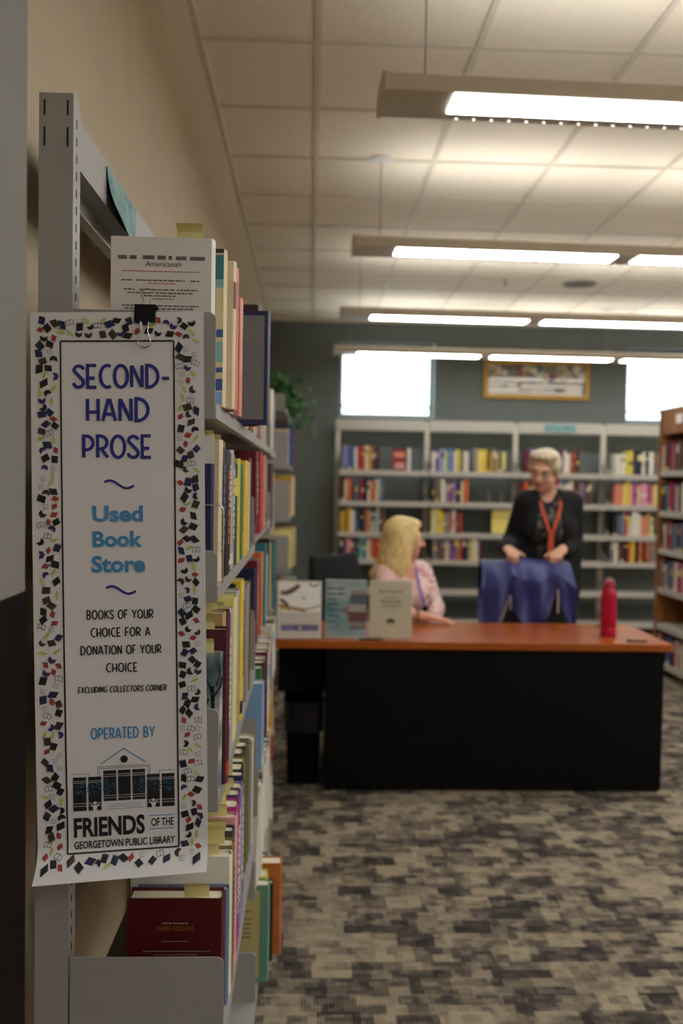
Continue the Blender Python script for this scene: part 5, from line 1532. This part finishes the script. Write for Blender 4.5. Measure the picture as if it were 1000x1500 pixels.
# ---------------- seated woman
o2 = V(.47, 5.15, 0)
HC2, HA2 = V(.545, 5.065, 1.185), frame((.97, .10, -.04), (.0, .0, 1))
p2 = thing('person', 'seated blonde woman in a pink floral blouse, seen in profile behind the desk', 'person', tuple(o2))
sR, sL = V(.425, 5.00, .985), V(.665, 5.20, .985)
eR, eL = V(.425, 4.868, .815), V(.735, 5.10, .785)
wR, wL = V(.632, 4.815, .780), V(.69, 4.955, .70)
AX = frame((.60, -.80, 0))
def torso2(S_, g):
    S_.ell(V(.54, 5.11, .89), V(.165 + g, .112 + g, .15 + g), .06, AX); S_.ell(V(.50, 5.14, .72), V(.16 + g, .125 + g, .15 + g), .06, AX); S_.ell(V(.47, 5.16, .58), V(.18 + g, .15 + g, .11 + g), .06, AX)
    S_.cap(sR + V(.03, .02, -.005), sL + V(-.03, -.02, -.005), .06 + g, .06 + g, .05)
    S_.ell(V(.545, 5.015, .87), V(.065 + g, .06 + g, .065 + g), .05); S_.ell(V(.635, 5.075, .87), V(.065 + g, .06 + g, .065 + g), .05)
B = SDF((.05, 4.55, -.01), (1.15, 5.55, 1.34), .0055)
torso2(B, 0)
for sh, el, wr in ((sR, eR, wR), (sL, eL, wL)):
    B.cap(sh, el, .047, .038, .03); B.cap(el, wr, .038, .026, .015)
B.cap(V(.545, 5.10, .98), HC2 + HA2 @ V(0, .02, -.055), .056, .052, .03)
head(B, HC2, HA2)
hand(B, wR, (1, .02, -.10), (0, 0, 1), (0, 1, 0), (.12, .22, .15), .03, thumb=(.8, .5, -.1))
hand(B, wL, (-.1, -.8, -.6), (-.1, -.6, .8), (-1, -.0, 0), (.15, .25, .2), .03, thumb=(.8, .5, -.1))
for hp, kn, an, to in ((V(.50, 5.06, .545), V(.82, 4.86, .545), V(.80, 4.88, .085), V(.90, 4.82, .03)), (V(.56, 5.20, .545), V(.87, 5.03, .545), V(.84, 5.03, .085), V(.935, 4.97, .03))):
    B.cap(hp, kn, .085, .058, .04); B.cap(kn, an, .056, .036, .03); B.cap(an - V(.03, -.02, .045), to, .036, .028, .02)
B.mesh('body', [M_skin2, M_eye, M_iris, M_lip, M_brow], p2, o2, face_pick(HC2, HA2))
Hs = SDF(HC2 - V(.24, .22, .32), HC2 + V(.2, .22, .17), .0045)
e = lambda p, r, kk=.025, op='+': Hs.ell(HC2 + HA2 @ V(*p), V(*r), kk, HA2, op)
e((0, .026, .042), (.093, .108, .093)); e((0, .055, -.06), (.098, .080, .13), .04); e((.075, .03, -.07), (.035, .062, .12), .03); e((-.075, .03, -.07), (.035, .062, .12), .03)
e((.0, .085, -.13), (.085, .055, .09), .04); e((.03, -.042, .088), (.05, .042, .028), .03); e((-.03, -.042, .088), (.05, .042, .028), .03)
e((0, .112, -.165), (.075, .045, .055), .04); e((.02, .15, -.205), (.05, .035, .028), .04); e((-.02, .15, -.205), (.05, .035, .028), .04); e((-.08, .05, -.16), (.03, .05, .06), .03); e((.08, .05, -.16), (.03, .05, .06), .03)
for s_ in (1, -1): e((s_ * .078, -.028, .02), (.018, .04, .06), .02)
e((0, -.090, -.03), (.074, .072, .115), .012, '-'); e((0, -.118, .045), (.07, .062, .055), .012, '-'); e((0, -.03, -.16), (.06, .07, .09), .02, '-')
note(Hs.mesh('hair', [M_blond], p2, o2), 'shoulder-length blonde hair')
C1 = SDF((.1, 4.6, .45), (1.0, 5.5, 1.08), .006)
torso2(C1, .012)
for sh, el, wr, ct in ((sR, eR, wR, .55), (sL, eL, wL, .6)):
    C1.cap(sh, el, .062, .052, .03); C1.cap(el, el + (wr - el) * ct, .052, .048, .015)
C1.ell(HC2 + V(.02, -.02, -.155), V(.075, .075, .08), .01, op='-'); C1.half((0, 0, .50), (0, 0, -1))
def pk(P):
    return ((P[:, 0] - .545) * .80 + (P[:, 1] - 5.10) * .60 > .02).astype(int)
note(C1.mesh('blouse', [M_pinkplain, M_floral], p2, o2, pk), 'pale pink floral blouse')
C3 = SDF((.2, 4.6, .04), (1.2, 5.5, .72), .008)
C3.ell(V(.47, 5.16, .57), V(.185, .155, .09), .04, AX)
for hp, kn, an in ((V(.50, 5.06, .545), V(.82, 4.86, .545), V(.80, 4.88, .085)), (V(.56, 5.20, .545), V(.87, 5.03, .545), V(.84, 5.03, .085))):
    C3.cap(hp, kn, .093, .070, .03); C3.cap(kn, an, .068, .056, .03)
C3.half((0, 0, .09), (0, 0, -1)); C3.half((0, 0, .66), (0, 0, 1))
C3.mesh('trousers', [M_trous], p2, o2)
for an, to in ((V(.80, 4.88, .085), V(.90, 4.82, .03)), (V(.84, 5.03, .085), V(.935, 4.97, .03))):
    C4 = SDF(an - V(.12, .2, .1), to + V(.1, .2, .1), .005)
    C4.cap(an - V(.03, -.02, .04), to + V(0, 0, .006), .046, .036, .02); C4.half((0, 0, .002), (0, 0, -1)); C4.half((0, 0, .088), (0, 0, 1))
    C4.mesh('shoe', [M_shoe], p2, o2)
b = MB(); rel2 = lambda p: Vector(p) - Vector(o2)
strap([rel2(p) for p in ((.605, 5.035, 1.03), (.612, 4.995, .985), (.618, 4.965, .935), (.632, 4.945, .88), (.650, 4.945, .82))], .014, M_purl, b)
b.box(.64 - o2[0], .668 - o2[0], 4.944 - o2[1], 4.948 - o2[1], .775, .82, M_blk)
note(b.build('lanyard', p2), 'violet lanyard')
b = MB(); dq = Vector(nrm(wR - eR)); cq = rel2(wR - nrm(wR - eR) * .03)
ux = Vector((0, 0, 1)); vx = dq.cross(ux).normalized()
b.tube([cq + .031 * (math.cos(a) * ux + math.sin(a) * vx) for a in [i * math.pi / 10 for i in range(21)]], .004, M_blk, 8)
note(b.build('bracelet', p2), 'dark bracelet')

# ---------------- blue jacket over the chair back
M_jack = mat('blue_nylon', '#262a64', .38, vary=.12, scale=9, sheen=.2)
M_zip = mat('tan_zip_tape', '#8f7a62', .6); M_cord = mat('cream_cord', '#c9bfae', .6)
JX0, JX1 = .985, 1.505
def jb(u):
    """Height of the lower hem across the jacket."""
    if u < .13: return .62
    if u < .31: return .62 + (u - .13) / .18 * .235
    if u < .36: return .855 - (u - .31) / .05 * .06
    if u < .70: return .795 - .075 * math.sin(math.pi * (u - .36) / .34) ** .8
    if u < .78: return .795 + (u - .70) / .08 * .085
    if u < .84: return .88 - (u - .78) / .06 * .04
    return .84 - (u - .84) / .16 * .21
def jp(u, v, o=0.0):
    s__ = u * 2 - 1
    zt = 1.088 - .020 * abs(s__) ** 3 - .010 * math.sin(math.pi * u * 2.2) ** 2
    x = JX0 + (JX1 - JX0) * u
    if v < .25:      # behind the chair back, then over its top
        q = v / .25
        z = zt - .22 * (1 - q) ** 1.4
        y = 5.132 + .008 * math.sin(u * 20) - .062 * max(0, q - .55) / .45
        if q > .55: z = zt - .006 * (1 - (q - .55) / .45)
    else:
        q = (v - .25) / .75
        z = zt + (jb(u) - zt) * q
        amp = .012 + .028 * min(1, q * 1.6)
        y = 5.066 - .108 * min(1, q * 3.0) ** .62 + amp * .75 * math.sin(u * 13 + 2.6 * q + .6) + amp * .28 * math.sin(u * 29 - 3 * q + 1.5)
        x = x + (s__ * .030 - .008) * q + .006 * math.sin(q * 9 + u * 17)
    return (x, y + o, z)
t = thing('jacket', 'blue nylon jacket draped over the chair in front of the standing woman', 'jacket', (0, 0, 0))
b = MB(); b.grid(lambda u, v: jp(u, v), 90, 48, M_jack); 
b.grid(lambda u, v: jp(u, v, .004), 90, 48, M_jack)
b.build('shell', t, smooth=True)
b = MB(); b.tube([Vector(jp(.13 + .18 * i / 12, 1.0, -.004)) for i in range(13)], .005, M_zip, 6); note(b.build('zip_tape', t), 'tan zip tape along the hem')
b = MB(); p = Vector(jp(.325, .96, -.008)); b.tube([p + Vector((0, 0, .04)), p + Vector((.002, -.002, -.01)), p + Vector((.004, 0, -.05))], .0035, M_cord, 6); note(b.build('drawstring', t), 'cream drawstring')
p = Vector(jp(.79, .9, -.01)); b = MB(); b.tube([p + Vector((0, 0, .03)), p + Vector((.001, -.003, -.05)), p + Vector((.001, 0, -.11))], .0045, M_cord, 6); note(b.build('drawstring', t), 'cream drawstring')

# ------------------------------------------------------------------ the books that show least (deep in the rows, behind others) as one mass
bpy.context.view_layer.update()
_books = [o for o in S.objects if o.parent is None and o.name.split('.')[0] == 'book']
_books.sort(key=lambda o: int(o.name.split('.')[1]) if '.' in o.name else 0)
_least = [(4, 8), (12, 17), (27, 27), (29, 29), (32, 32), (40, 40), (44, 44), (46, 47), (68, 81), (84, 86), (88, 93), (97, 97), (99, 99), (101, 101), (104, 104), (106, 106), (108, 109), (111, 112), (119, 119), (122, 122), (125, 126), (128, 128), (131, 132), (139, 143), (145, 146), (149, 149), (151, 152), (155, 157), (161, 163), (167, 168), (170, 174), (176, 180), (183, 183), (185, 185), (188, 188), (190, 192), (197, 201), (203, 204), (221, 221), (228, 228), (239, 239), (250, 250), (253, 253), (261, 268), (273, 273), (275, 275), (280, 281), (301, 301), (321, 321), (323, 323), (335, 335), (338, 344), (352, 364), (367, 367), (379, 388), (393, 393), (395, 395), (399, 399), (401, 409), (411, 411), (417, 417), (426, 426), (434, 442), (445, 446), (449, 449), (451, 451), (454, 454), (456, 459), (461, 461), (464, 464), (468, 468), (471, 474), (476, 476), (480, 480), (486, 486), (488, 488), (490, 490), (493, 494), (496, 496), (502, 510)]
mass = MB()
for a, b_ in _least:
    for o in _books[a:b_ + 1]:
        for q in [o] + list(o.children):
            if q.type == 'MESH':
                me = q.data
                pts = [q.matrix_world @ v.co for v in me.vertices]
                for k, m in enumerate(me.materials):
                    fs = [tuple(p.vertices) for p in me.polygons if p.material_index == k]
                    if fs:
                        used = sorted({i for f in fs for i in f}); at_ = {i: j for j, i in enumerate(used)}
                        mass.add([pts[i] for i in used], [tuple(at_[i] for i in f) for f in fs], m)
        for q in list(o.children):
            bpy.data.objects.remove(q)
        bpy.data.objects.remove(o)
o = mass.build('books')
o['kind'] = 'stuff'
tag(o, 'remaining books deep in the shelf rows, mostly hidden behind the others', 'books')
